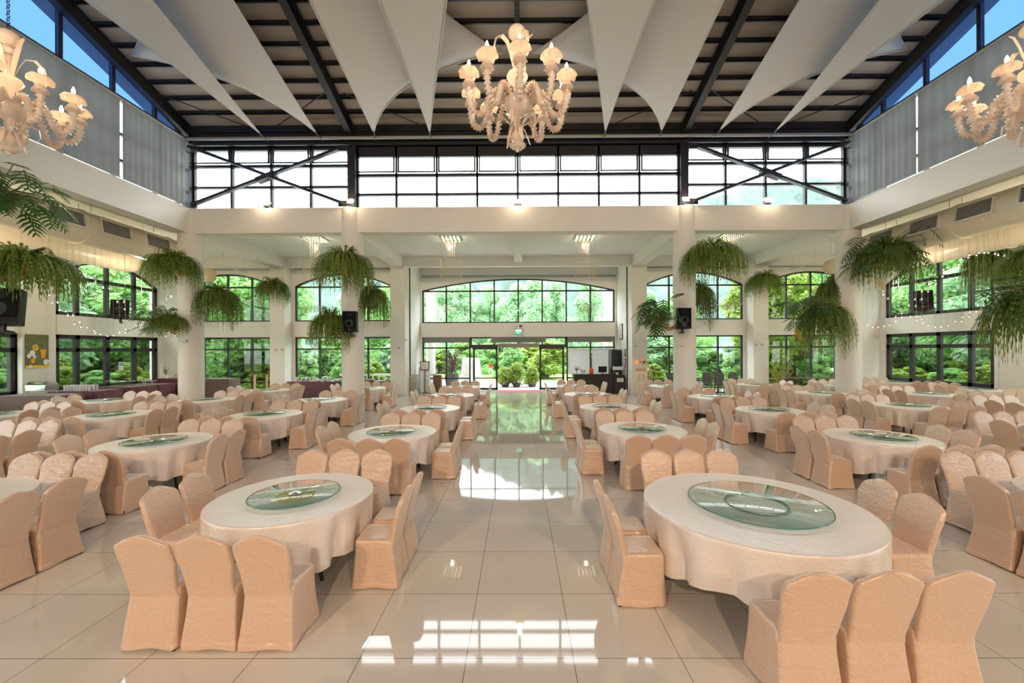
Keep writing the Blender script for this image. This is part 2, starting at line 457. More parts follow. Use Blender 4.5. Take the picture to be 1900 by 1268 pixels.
for k in (6, 7):
    mb = MB().box(ec[k] + .07, ec[k+1] - .07, YE - .10, YE - .085, .9, 2.36)
    tag(mb.build('roller_blind', 'whiteshade', smooth=False), 'white drawn blind behind the counter, %s' % ('behind the monitor and orange vase' if k == 6 else 'behind the coffee machine'), 'blind')
ac = empty('air_curtain', (0, YE - .3, 2.5))
MB().box(-1.15, 1.15, -.12, .12, -.08, .16).build('housing', 'greyplastic', ac, False)
m_ = MB()
for k in range(6): m_.box(-1.1, 1.1, -.125, -.119, -.06 + k * .035, -.045 + k * .035)
m_.build('grille', 'ventdark', ac, False)
tag(ac, 'long grey air curtain unit above the open entrance', 'air curtain')

# side walls
ZW = {-1: [16.1, 16.95, 18.2, 19.5, 20.7], 1: [15.84, 16.73, 17.98, 19.24, 20.5]}
for s in (-1, 1):
    side = 'left' if s < 0 else 'right'
    cuts = ZW[s]; P = sideP(s * XW); nm = 'wall_' + side
    def wall(y0, y1, z0, z1, t=.12):
        struct(MB().box(*sorted((s * XW - t, s * XW + t)), y0, y1, z0, z1), nm, 'white2')
    wall(cuts[-1], 21.0, 0, 7.02)
    wall(cuts[0], cuts[-1], ZS0, 3.8, .18)
    wall(cuts[0], cuts[-1], 0, .70)
    window(P, cuts, .70, ZS0, (2.38,), bar=.16, d=.14)
    window(P, cuts, 3.8, PK, (5.40,), (5.5, PK), bar=.14, d=.14)
    arch_infill(P, cuts[0], cuts[-1], 5.5, PK, 7.02, name=nm)
    p0, p1 = (14.85, 15.6) if s < 0 else (14.3, 15.5)
    wall(p0, cuts[0], 0, 7.02)
    struct(MB().box(*sorted((s * 18.3, s * 18.6)), p0, p1, 0, 7.02), 'pillar', 'white')
    y = p0
    for k in range(4):
        y1 = y - .0; y0 = y1 - 5.0
        c2 = [y0 + 1.25 * j for j in range(5)]
        window(P, c2, .70, ZS0, (2.38,), bar=.16, d=.14)
        window(P, c2, 3.8, PK, (5.40,), (5.5, PK), bar=.14, d=.14)
        wall(y0, y1, ZS0, 3.8, .18); wall(y0, y1, 0, .70)
        arch_infill(P, y0, y1, 5.5, PK, 7.02, name=nm)
        wall(y0 - 1.0, y0, 0, 7.02, .25)
        y = y0 - 1.0
# unseen rear end, kept windowless to lessen light from behind the camera
struct(MB().box(-19.2, 19.2, -10.1, -9.86, 0, 7.02), 'wall_rear', 'white2')

# clerestory: end walls
def clerestory(y, sgn):
    for (x0, x1, n) in ((-11.9, -6.1, 4), (-5.9, 5.9, 8), (6.1, 11.9, 4)):
        z1, z2, z3 = (7.99, 8.69, 9.36) if n == 8 else (8.28, 9.05, 9.62)
        cuts = [x0 + (x1 - x0) * k / n for k in range(n + 1)]
        NW[0] += 1; w = sempty('window_%d' % NW[0])
        f = MB(); r = []
        for i, u in enumerate(cuts):
            b = .075
            r.append((max(x0, u - b/2 if 0 < i < n else u - .1), min(x1, u + b/2 if 0 < i < n else u + .1), ZB1, 9.75))
        r.append((x0, x1, z1 - .04, z1 + .04)); r.append((x0, x1, z2 - .05, z2 + .05)); r.append((x0, x1, z3, 9.8)); r.append((x0, x1, ZB1, ZB1 + .03))
        bars(f, r, backP(y), .12)
        f.build('frame', 'steel', w, False)
        for i in range(n):   # tilted top lights
            sm = MB(); a, b = cuts[i] + .06, cuts[i+1] - .06
            bars(sm, [(a, a + .05, z2 + .1, z3), (b - .05, b, z2 + .1, z3), (a, b, z2 + .1, z2 + .14)], backP(y - sgn * .05), .05)
            sm.build('sash', 'steel', w, False)
        MB().add([(x0, y, ZB1), (x1, y, ZB1), (x1, y, 9.75), (x0, y, 9.75)], [(0,1,2,3)]).build('pane', 'glass', w, False)
    for x in (-12, -6, 6, 12):
        struct(MB().box(x - .06, x + .06, y - sgn*.22, y + .1*sgn, ZB1, 10.4) if sgn < 0 else MB().box(x - .14, x + .14, y - .22, y + .1, ZB1, 10.4), 'steel_column', 'steel')
    mb = MB(); yy = y - sgn * .15
    mb.box(-12, 12, min(yy, y + .1*sgn), max(yy, y + .1*sgn), 9.72, 10.55)
    mb.box(-12, 12, yy - .1, yy + .12, 9.72, 9.80); mb.box(-12, 12, yy - .1, yy + .12, 10.2, 10.27)
    struct(mb, 'steel_beam', 'steel')
    for s in (-1, 1):
        a, b = s * 11.75, s * 6.25; yb = y - sgn * .26
        mb = MB()
        mb.beam((a, yb, ZB1 + .1), (b, yb, 9.62), .09, .15, (0, 1, 0)); mb.beam((a, yb - sgn*.1, 9.62), (b, yb - sgn*.1, ZB1 + .1), .09, .15, (0, 1, 0))
        mb.beam(((a*.56+b*.44), yb - .05, 8.40), ((a*.44+b*.56), yb - .05, 8.66), .16, .26, (0, 1, 0))
        for q in ((a, ZB1 + .12), (b, ZB1 + .12), (a, 9.58), (b, 9.58)):
            mb.box(q[0] - .2, q[0] + .2, yb - .03, yb + .03, q[1] - .1, q[1] + .1)
        struct(mb, 'brace_beam', 'steel')
clerestory(14.8, 1)
struct(MB().box(-12.3, 12.3, -9.9, -9.6, ZB1, 10.6), 'wall_rear', 'white2')  # unseen, solid instead of a rear clerestory to reduce the front fill
mb = MB(); mb.tube([(-11.9, 14.36, 9.86), (11.9, 14.36, 9.86)], .055, 10)
tag(mb.build('blind_tube', 'blindrail'), 'long grey blind tube under the eave above the end clerestory windows', 'blind')

# roof: two slopes, ridge over the middle of the hall
SL = .307; RY = 2.6; RZ0 = 10.5
def zr(y): return RZ0 + SL * (14.6 - y) if y >= RY else RZ0 + SL * (y + 9.4)
for ya, yb in ((16.0, RY), (RY, -10.8)):
    mb = MB()
    za, zb = (RZ0 - SL * 1.4, zr(RY)) if ya > RY else (zr(RY), RZ0 - SL * 1.4)
    mb.loft([[(x, ya, za), (x, yb, zb), (x, yb, zb + .18), (x, ya, za + .18)] for x in (-12.95, 12.95)])
    struct(mb, 'ceiling', 'roof')
def ibeam(p, q, w, h):
    mb = MB(); p = Vector(p); q = Vector(q)
    d = (q - p).normalized(); up = Vector((1,0,0)).cross(d) if abs(d.x) < .5 else Vector((0,0,1))
    if up.z < 0: up = -up
    mb.beam(p, q, .03, h, up); mb.beam(p + up * (h/2 - .012), q + up * (h/2 - .012), w, .024, up); mb.beam(p - up * (h/2 - .012), q - up * (h/2 - .012), w, .024, up)
    return mb
for x in (-11.86, -6, 0, 6, 11.86):
    for ya, yb in ((14.5, RY), (RY, -9.3)):
        h = .42 if x else .26
        off = .12 + h / 2
        struct(ibeam((x, ya, zr(ya) - off), (x, yb, zr(yb) - off), .22 if x else .14, h), 'roof_beam', 'steel')
for sgn in (0, 1):
    y = 14.05
    while y > RY + .2:
        yy = y if not sgn else 5.2 - y
        mb = MB(); z = zr(yy) - .065
        mb.box(-12, 12, yy - .035, yy - .015, z - .065, z + .065); mb.box(-12, 12, yy - .035, yy + .035, z - .065, z - .05)
        struct(mb, 'roof_beam', 'steel')
        y -= .555
for s in (-1, 1):     # rod braces under the eave
    mb = MB()
    for a, b in (((s*11.7, 13.2, 10.72), (s*9.6, 14.4, 10.3)), ((s*6.3, 13.2, 10.72), (s*8.6, 14.4, 10.3)), ((s*5.7, 13.2, 10.72), (s*3.4, 14.4, 10.3))):
        mb.tube([a, b], .018, 6)
    struct(mb, 'rod_beam', 'steel')

# gable ends over the side beams: mullions, blue glazing, steel rail
for s in (-1, 1):
    X = s * 12.05
    NW[0] += 1; w = sempty('window_%d' % NW[0])
    f = MB()
    for z in (9.98,): f.box(X - .06, X + .06, -9.4, 14.5, z - .07, z + .07)
    for y in [14.3, 13.4, 12.0, 10.6, 9.2, 7.8, 6.4, 5.0, 3.6, 2.6, 1.2, -.2, -1.6, -3, -4.4, -5.8, -7.2, -8.6]:
        f.box(X - .05, X + .05, y - .05, y + .05, ZB1, zr(y) - .1)
    for z in (8.1, 8.9): f.box(X - .05, X + .05, -9.4, 14.5, z - .04, z + .04)
    f.box(X - .05, X + .05, -9.4, 14.5, ZB1, ZB1 + .05)
    f.build('frame', 'steel', w, False)
    MB().add([(X, -9.4, ZB1), (X, 14.6, ZB1), (X, 14.6, 9.95), (X, -9.4, 9.95)], [(0,1,2,3)]).build('pane', 'glass', w, False)
    MB().add([(X, -9.4, 9.95), (X, 14.6, 9.95), (X, 14.6, zr(14.6)), (X, RY, zr(RY)), (X, -9.4, zr(-9.4))], [(0,1,2,3,4)]).build('tinted_pane', 'blueglass', w, False)
    ys = [14.42, 12.05, 8.55, 5.05, 1.55, -1.95, -5.45, -9.2]
    for i in range(7):
        a, b = ys[i+1] + .03, ys[i] - .03
        bl = empty('roller_blind', (X - s * .22, (a+b)/2, 9.86))
        hl = (b - a) / 2
        mb = MB(); N = 40
        loops = [[(.012*sin(k*1.7) + .006*sin(k*.61), -hl + 2*hl*k/N, -.03), (.02*sin(k*1.7) + .012*sin(k*.61), -hl + 2*hl*k/N, -2.36)] for k in range(N + 1)]
        mb.loft(loops, False, False)
        mb.build('blind_fabric', 'blind', bl)
        MB().tube([(0, -hl, 0), (0, hl, 0)], .045, 10).build('roller_tube', 'blindrail', bl)
        MB().box(-.012, .012, -hl, hl, -2.385, -2.35).build('bottom_bar', 'blindrail', bl, False)
        where = ['beside the end clerestory', 'second from the end clerestory'][i] if i < 2 else 'by the ridge and behind the camera'
        tag(bl, 'grey drawn clerestory blind %s, %s side' % (where, 'buffet' if s < 0 else 'counter'), 'blind', 'clerestory blinds')

# ------------------------------------------------------------------ tension sails
def bez(a, c, b, n=14):
    a, c, b = Vector(a), Vector(c), Vector(b)
    return [a*(1-t)**2 + c*2*t*(1-t) + b*t*t for t in [k / n for k in range(n + 1)]]
def coons_tri(T, e1, e2, far):
    """e1, e2 polylines from T; far polyline from end of e1 to end of e2"""
    n = len(e1) - 1; m = len(far) - 1; mb = MB(); loops = []
    R, W = e1[-1], e2[-1]
    for i in range(n + 1):
        u = i / n; row = []
        for j in range(m + 1):
            v = j / m
            p = e1[i]*(1-v) + e2[i]*v + (far[j] - (R*(1-v) + W*v)) * (u ** 1.5)
            row.append(p)
        loops.append(row)
    mb.loft(loops, False, False); return mb
def sail(T, e1, e2, far, label):
    s = empty('tension_sail', T)
    o = coons_tri(T, e1, e2, far).build('sail_cloth', 'sail', s, origin=T, angle=80)
    md = o.modifiers.new('thick', 'SOLIDIFY'); md.thickness = .012
    for e in (e1, e2):
        MB().tube([p + Vector((0, 0, -.004)) for p in e], .014, 6).build('hem', 'sail', s, origin=T)
    d = (Vector(T) - (e1[2] + e2[2]) / 2).normalized()
    q = Vector(T)
    c = MB().tube([q - d*.08, q + d*.10], .035, 8); c.build('corner_plate', 'blackmetal', s, origin=T)
    c = MB().tube([q + d*.06, q + d*.35], .012, 6); c.build('shackle', 'blackmetal', s, origin=T)
    tag(s, label, 'sail', 'white tension sails under the roof')
for mx, side in ((1, 'buffet side'), (-1, 'counter side')):
    for kind, k in (('outer', 1), ('inner', -1)):
        def X(x):          # mirror about the rafter at 6 m for the inner pair, about the hall axis for the counter side
            x = x if k == 1 else -12 - x
            return mx * x
        def V(x, y, z): return Vector((X(x), y, z))
        T = V(-7.0, 14.1, 9.88); R = V(-6.85, 5.6, 12.0); W = V(-11.55, 12.05, 11.15)
        sail(T, bez(T, (T + R)/2 + Vector((0,0,-.12)), R), bez(T, V(-8.0, 12.1, 10.55), W), bez(R, V(-8.3, 9.9, 11.6), W),
             'white tension sail with a wing, %s bay, %s' % ('outer' if k == 1 else 'inner', side))
        T = V(-8.95, 14.1, 9.86); R1 = V(-8.25, 5.2, 11.35); R2 = V(-12.0 if k == 1 else -11.7, 5.6, 11.6)
        sail(T, bez(T, V(-8.85, 10.5, 10.6), R1), bez(T, V(-9.7, 11.6, 10.5), R2), bez(R1, (R1+R2)/2 + Vector((0,-1.0,.3)), R2),
             'long narrow white tension sail without wing, %s bay, %s' % ('outer' if k == 1 else 'inner', side))

# ------------------------------------------------------------------ banquet tables
ORD = ['first', 'second', 'third', 'fourth', 'fifth']
TABLES = {   # (side, column): [(x, y, radius)] from the camera towards the entrance
    ('buffet', 0): [(-2.41, 4.34, .8), (-2.37, 7.66, .8), (-2.37, 10.8, .8), (-2.33, 13.9, .8), (-2.41, 16.97, .8)],
    ('buffet', 1): [(-6.23, 4.2, .8), (-6.24, 6.93, .8), (-6.19, 9.89, .8), (-6.25, 12.74, .8), (-6.32, 16.7, .8)],
    ('buffet', 2): [(-9.95, 6.9, .8), (-9.96, 9.88, .8), (-9.98, 12.86, .8), (-9.93, 15.95, .8)],
    ('buffet', 3): [(-13.0, 9.88, .8), (-13.1, 12.8, .8)],
    ('counter', 0): [(2.32, 4.06, 1.03), (2.39, 7.88, .82), (2.45, 10.95, .8), (2.38, 14.1, .8), (2.4, 17.25, .8)],
    ('counter', 1): [(6.26, 4.15, .8), (6.29, 7.1, .8), (6.35, 10.23, .8), (6.32, 13.15, .8), (6.32, 17.1, .8)],
    ('counter', 2): [(10.47, 7.54, .8), (10.45, 10.95, .8), (10.52, 14.1, .8), (10.34, 17.6, .8)],
    ('counter', 3): [(13.75, 10.5, .8), (13.85, 13.65, .8), (13.64, 16.97, .8)],
    ('counter', 4): [(17.1, 15.1, .8), (17.2, 18.4, .8)],
}
CN = ['aisle column', 'second column', 'third column', 'fourth column', 'window column']
def hsh(i): 
    return random.Random(i)

def cloth_mb(r, seed, drop=.50, n=160):
    rn = hsh(seed); mb = MB()
    ph = [rn.uniform(0, 2*pi) for _ in range(4)]
    def fold(t, q):
        w = .5 + .5*sin(15*t + ph[0] + 1.2*sin(3*t + ph[1]))
        return (1 - w) ** 1.8 * (.65 + .35*sin(4*t + ph[2])) + .12*(.5 + .5*sin(41*t + ph[3]))
    loops = [[(0.0001*cos(2*pi*k/n), .0001*sin(2*pi*k/n), .757) for k in range(n)]]
    for rr in (.3, .6, .85, .96): loops.append([(rr*r*cos(2*pi*k/n), rr*r*sin(2*pi*k/n), .757) for k in range(n)])
    for rr, dz in ((.985, .001), (.996, .006), (1.0, .016)): loops.append([(rr*r*cos(2*pi*k/n), rr*r*sin(2*pi*k/n), .757 - dz) for k in range(n)])
    for q in (.06, .14, .25, .4, .55, .7, .85, 1.0):
        l = []
        for k in range(n):
            t = 2*pi*k/n
            a = .105 * min(1, q * 1.5) * fold(t, q)
            corner = max(0, cos(4*(t - ph[3])/2)) ** 3 * .05 + .03*sin(7*t + ph[1])
            l.append(((r - a)*cos(t), (r - a)*sin(t), .741 - q*(drop + corner)))
        loops.append(l)
    mb.loft(loops, False)
    return mb

def table_obj(r):
    t = empty('banquet_table')
    MB().lathe([(r-.03, .715), (r-.012, .72), (r-.012, .745), (r-.03, .75)], 48).build('table_top', 'tablewood', t)
    for a in range(4):
        x, y = .52*r*cos(a*pi/2 + pi/4), .52*r*sin(a*pi/2 + pi/4)
        MB().tube([(x*1.25, y*1.25, 0), (x*1.2, y*1.2, .05), (x, y, .71)], .018, 8).build('leg', 'blackmetal', t)
    MB().box(-.52*r*.7, .52*r*.7, -.02, .02, .66, .70).box(-.02, .02, -.52*r*.7, .52*r*.7, .66, .70).build('crossbar', 'blackmetal', t, False)
    return t
def susan_obj(R, kind):
    s = empty('lazy_susan')
    if kind == 'ring':
        MB().torus((0, 0, .011), .275, .011, n=40).build('base_ring', 'bluering', s)
        z = .024
    else:
        rb = {'olive': .185, 'plain': .16, 'small': .12}[kind]
        MB().lathe([(rb, 0), (rb, .018), (rb - .006, .022)], 36).build('base_disc', 'olive' if kind == 'olive' else 'chrome' if kind == 'small' else 'olive', s)
        z = .024
    g = MB().lathe([(R - .004, z), (R, z + .003), (R, z + .009), (R - .004, z + .012)], 64)
    o = g.build('glass_disc', 'susan', s)
    MB().torus((0, 0, z + .006), R - .001, .0062, n=72, k=6).build('glass_rim', 'susanedge', o)
    if kind != 'ring':
        MB().lathe([(.07, 0), (.068, .004), (.03, .012), (.012, .016)], 24, (0, 0, z + .012)).build('hub_cap', 'chrome', s)
    return s

# ------------------------------------------------------------------ chairs in satin covers
def rrect(wx, y0, y1, r, z, n=6, wob=None):
    pts = []; r = min(r, wx * .98, (y1 - y0) / 2 * .98)
    for cx, cy, a0 in ((wx - r, y1 - r, 0), (-wx + r, y1 - r, pi/2), (-wx + r, y0 + r, pi), (wx - r, y0 + r, 1.5*pi)):
        for k in range(n + 1):
            a = a0 + pi/2*k/n
            pts.append(Vector((cx + r*cos(a), cy + r*sin(a), z)))
    # extra points along the straight runs for folds
    out = []
    for i, p in enumerate(pts):
        q = pts[(i + 1) % len(pts)]
        out.append(p)
        if i % (n + 1) == n:
            for t in range(1, 5): out.append(p.lerp(q, t / 5))
    if wob:
        c = Vector((0, (y0 + y1)/2, z))
        for i, p in enumerate(out):
            d = (p - c); d.z = 0
            out[i] = p + d.normalized() * wob(i, p)
    return out
def chair_obj(seed, m, feet=True, ruffle=0.0):
    rn = hsh(seed); ph = [rn.uniform(0, 6.28) for _ in range(6)]
    c = empty('banquet_chair')
    # seat cover: skirt flares to the floor, soft seat on top
    mb = MB(); loops = []
    prof = [(.018, .218, -.232, .203), (.058, .217, -.230, .202), (.062, .2145, -.227, .2005), (.07, .215, -.226, .201), (.14, .208, -.217, .197), (.24, .200, -.202, .193), (.34, .195, -.186, .190), (.42, .194, -.174, .190), (.452, .192, -.168, .188), (.463, .186, -.162, .182)]
    for z, wx, y0, y1 in prof:
        k = max(0, 1 - z / .42)
        loops.append(rrect(wx, y0, y1, .035, z, wob=lambda i, p: .010*k*sin(21*p.x + 17*p.y + ph[0]) + .006*k*sin(60*p.x + ph[1] + 43*p.y)))
    loops.append(rrect(.15, -.13, .15, .05, .468)); loops.append(rrect(.06, -.06, .07, .04, .470))
    for l in loops[0]: l.z += .008*sin(14*l.x + ph[2]) + .006*sin(19*l.y + ph[3])
    mb.loft(loops)
    i0 = len(mb.v)
    mb.build('seat_cover', m, c, angle=70)
    # back cover
    mb = MB(); loops = []
    W = [(.40, .187), (.45, .185), (.52, .189), (.60, .199), (.68, .208), (.75, .213), (.80, .212), (.828, .206), (.848, .192), (.868, .165), (.888, .128), (.906, .088), (.920, .050), (.927, .015)]
    for z, wx in W:
        t = (z - .40) / .53
        yc = -.150 - .098*t - .048*t*t
        th = .034 - .010*t
        if z > .9: th *= .75
        if z > .925: th *= .6
        rf = ruffle * max(0, (z - .74) / .19)
        loops.append(rrect(wx, yc - th, yc + th, .028, z, wob=lambda i, p: .004*sin(23*p.z + 9*p.x + ph[4]) + .003*sin(31*p.x - 40*p.z + ph[5]) + rf*.012*sin(95*p.x + ph[1])))
    mb.loft(loops)
    mb.build('back_cover', m, c, angle=75)
    if feet:
        for x, y in ((-.19, -.208), (.19, -.208), (-.185, .172), (.185, .172)):
            MB().lathe([(.012, 0), (.015, .004), (.015, .05)], 8, (x, y, 0)).build('foot', 'foot', c)
    return c
def in_frame(x, y, z0=0, z1=1.0, mg=25):
    if y < 1.2: return False
    px = VX + FPX * x / y; hw = FPX * .3 / y
    if px + hw < -mg or px - hw > 1900 + mg: return False
    return VY - FPX * (z1 - HC) / y < 1268 + mg

chair_src = {}
for v in range(6):
    for ft in (0, 1):
        chair_src[v, ft] = [chair_obj(40 + v, 'satin' if v < 4 else 'satin2', bool(ft), .9 if v in (2, 5) else .25), False]
cloth_src = {}; tab_src = {}; sus_src = {}
n_chair = 0; ti = 0
for (side, ci), lst in TABLES.items():
    sg = -1 if side == 'buffet' else 1
    for ri, (x, y, r) in enumerate(lst):
        ti += 1; rn = hsh(ti)
        nm = '%s table of %s, %s side' % (ORD[ri], CN[ci], side)
        key = round(r, 2)
        if key not in tab_src: t = tab_src[key] = table_obj(r)
        else: t = copy_tree(tab_src[key])
        t.location = (x, y, 0); t.rotation_euler.z = rn.uniform(0, 1.5)
        tag(t, 'round banquet table on black legs, ' + nm, 'table', 'round banquet tables')
        ck = (key, ti % 5 if key == .8 else ti)
        if ck not in cloth_src:
            cl = cloth_src[ck] = cloth_mb(r, ti, .47 if r < 1 else .45).build('tablecloth', 'cloth', angle=60)
        else:
            cl = cloth_src[ck].copy(); COL.objects.link(cl)
        cl.location = (x, y, 0); cl.rotation_euler.z = rn.uniform(0, 6)
        tag(cl, 'cream satin tablecloth over the ' + nm, 'tablecloth', 'cream tablecloths')
        kind = 'ring' if r > 1 else 'olive' if (side, ci, ri) in (('buffet', 0, 0), ('buffet', 0, 1), ('counter', 0, 1), ('buffet', 1, 2)) else 'small' if ci == 1 and ri == 1 else 'plain'
        R = .62 if r > 1 else .44
        if (kind, R) not in sus_src: s = sus_src[kind, R] = susan_obj(R, kind)
        else: s = copy_tree(sus_src[kind, R])
        s.location = (x + rn.uniform(-.04, .04), y + rn.uniform(-.04, .04), .757)
        tag(s, 'green glass lazy susan on the ' + nm, 'lazy susan', 'glass lazy susans')
        # ten chairs: a trio on the camera and entrance sides, a pair on the aisle and outer sides
        D = r + .20 + .01
        spots = []
        for q, (rz, fs) in enumerate(((0, -1), (pi, 1))):
            for k in (-1, 0, 1):
                who = {-1: 'aisle end', 0: 'middle', 1: 'outer end'}[k]
                dx = sg * k * .447
                spots.append((x + dx, y + fs * D, rz, '%s of %s trio' % (who, ('camera-side', 'entrance-side')[q])))
        for q, s_ in enumerate((-sg, sg)):
            for k in (-1, 1):
                spots.append((x + s_ * (D - (.01 if r < 1 else .03)), y + k * .228, pi/2 if s_ > 0 else -pi/2, '%s chair of %s pair' % (('camera-end', 'entrance-end')[k > 0], ('aisle-side', 'outer')[q])))
        for sx_, sy_, rz, who in spots:
            if not in_frame(sx_, sy_): continue
            if abs(sx_) > 17.85 or (ci == 4 and 'outer pair' in who): continue
            n_chair += 1
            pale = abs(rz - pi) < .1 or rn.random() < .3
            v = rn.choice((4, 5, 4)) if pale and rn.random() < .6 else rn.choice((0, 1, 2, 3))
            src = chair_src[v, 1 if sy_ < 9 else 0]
            if not src[1]: o = src[0]; src[1] = True
            else: o = copy_tree(src[0])
            o.location = (sx_ + rn.uniform(-.003, .003), sy_ + rn.uniform(-.012, 0) * cos(rz), 0)
            o.rotation_euler.z = rz + rn.uniform(-.012, .012)
            tag(o, 'peach satin chair, %s, %s' % (who, nm), 'chair', 'satin covered banquet chairs')
for s_ in list(chair_src.values()):
    if not s_[1]:
        for k in kids(s_[0]): bpy.data.objects.remove(k)
        bpy.data.objects.remove(s_[0])
print('chairs', n_chair)

# ------------------------------------------------------------------ glass chandeliers with candle arms
def leaf_strip(pts, w, mb, n=0):
    pts = [Vector(p) for p in pts]; m = len(pts)
    loops = []
    for i, p in enumerate(pts):
        d = (pts[min(i+1, m-1)] - pts[max(i-1, 0)]).normalized()
        radial = Vector((p.x, p.y, 0)); 
        a = Vector((-p.y, p.x, 0)); a = a.normalized() if a.length > 1e-4 else Vector((1, 0, 0))
        b = d.cross(a).normalized(); t = i / (m - 1)
        ww = w * (sin(pi * min(1, .12 + t*.80)) ** .7)
        loops.append([p + a*ww, p + b*.006, p - a*ww, p - b*.006])
    mb.loft(loops)
def chandelier(loc, label, drop):
    c = empty('chandelier', loc)     # origin at the body centre
    st = MB()
    prof = [(.02, -.60), (.012, -.585), (.045, -.555), (.055, -.53), (.025, -.505), (.03, -.49), (.07, -.46), (.085, -.42), (.06, -.38), (.045, -.36), (.04, -.30), (.035, -.20), (.07, -.175), (.135, -.12), (.155, -.05), (.15, .01), (.13, .03), (.06, .035), (.04, .05), (.045, .16), (.10, .22), (.125, .27), (.11, .31), (.05, .33), (.035, .40), (.035, .50),
            (.055, .52), (.06, .555), (.045, .585), (.03, .60), (.05, .62), (.06, .65), (.045, .685), (.03, .70), (.065, .72), (.10, .76), (.105, .80), (.085, .84), (.06, .86), (.02, .875)]
    st.lathe(prof, 24); st.build('stem', 'murano', c)
    fl = MB(); fl.lathe([(.06, -.56), (.10, -.525), (.095, -.52), (.05, -.535)], 20); fl.build('finial_cup', 'murano', c)
    pts0 = [(.10, -.03), (.20, .05), (.29, .04), (.35, -.06), (.40, -.20), (.47, -.25), (.545, -.20), (.58, -.06), (.58, .08)]
    # smooth arm path
    P = []
    for i in range(len(pts0) - 1):
        p0 = Vector(pts0[max(i-1, 0)]); p1 = Vector(pts0[i]); p2 = Vector(pts0[i+1]); p3 = Vector(pts0[min(i+2, len(pts0)-1)])
        for t in [k / 9 for k in range(9)]:
            P.append(.5*((2*p1) + (p2-p0)*t + (2*p0-5*p1+4*p2-p3)*t*t + (3*p1-p0-3*p2+p3)*t**3))
    P.append(Vector(pts0[-1]))
    for k in range(10):
        a = 2*pi*k/10 - pi/2 + .05
        R = Matrix.Rotation(a, 4, 'Z')
        arm = MB(); arm.tube([(p.x, 0, p.y) for p in P], [.041 if i % 3 == 0 else .028 if i % 3 == 1 else .020 for i in range(len(P))], 14)
        for i in range(len(P)):
            if i % 3 == 0:
                c0 = Vector((P[i].x, 0, P[i].y))
                for j in range(14):
                    v = arm.v[i*14 + j]
                    arm.v[i*14 + j] = c0 + (v - c0) * (1.18 if j % 2 else .80)
        arm.xf(R); ao = arm.build('arm', 'murano', c, angle=80)
        cup = MB()
        n = 24
        loops = []
        for r, z in ((.02, .02), (.05, .035), (.075, .05), (.055, .09), (.035, .115), (.03, .13), (.05, .145), (.10, .165), (.116, .185), (.098, .215), (.05, .235), (.03, .24)):
            loops.append([(.58 + (r + (.008*cos(8*2*pi*j/n) if r > .055 else 0))*cos(2*pi*j/n), (r + (.008*cos(8*2*pi*j/n) if r > .055 else 0))*sin(2*pi*j/n), z - (.012*cos(8*2*pi*j/n) if r > .055 else 0)) for j in range(n)])
        cup.loft(loops); cup.xf(R); cup.build('drip_cup', 'murano', ao)
        b = MB(); b.lathe([(.012, .235), (.012, .255), (.019, .275), (.017, .295), (.009, .32), (.002, .335)], 10, (.58, 0, 0)); b.xf(R); b.build('candle_bulb', 'bulb', ao)
        if k % 2 == 0:
            lf = MB(); leaf_strip([(.03, 0, .30), (.09, 0, .50), (.14, 0, .62), (.22, 0, .66), (.30, 0, .60), (.33, 0, .48), (.30, 0, .42)] if k % 4 == 0 else [(.03, 0, .30), (.06, 0, .46), (.10, 0, .62), (.14, 0, .74), (.18, 0, .78)], .030, lf)
            lf.xf(Matrix.Rotation(a + .3, 4, 'Z')); lf.build('glass_leaf', 'murano', c)
        lf = MB(); leaf_strip([(.04, 0, -.36), (.10, 0, -.26), (.17, 0, -.20), (.24, 0, -.24), (.25, 0, -.33), (.22, 0, -.37)] if k % 2 else [(.05, 0, -.30), (.09, 0, -.36), (.13, 0, -.46), (.15, 0, -.52)], .028, lf)
        lf.xf(Matrix.Rotation(a + .31, 4, 'Z')); lf.build('glass_leaf', 'murano', c)
    ch = MB(); z = .88; k = 0
    while z < drop and k < 100:
        ch.torus((0, 0, z + .022), .016, .0045, 'Y' if k % 2 else 'X', 8, 5); z += .036; k += 1
    ch.tube([(0, 0, z), (0, 0, drop)], .006, 5)
    ch.build('chain', 'blackmetal', c)
    MB().lathe([(.07, drop - .06), (.06, drop), ], 16).build('ceiling_rose', 'blackmetal', c)
    tag(c, label, 'chandelier', 'milky glass chandeliers')
    return c
chandelier((0, 4.75, 5.23), 'milky glass chandelier with lit candle bulbs hanging over the central aisle', 13.35 - 5.23)
chandelier((-6, 4.75, 5.23), 'milky glass chandelier with lit candle bulbs hanging over the buffet-side tables', 13.1 - 5.23)
chandelier((6, 4.75, 5.23), 'milky glass chandelier with lit candle bulbs hanging over the counter-side tables', 13.1 - 5.23)

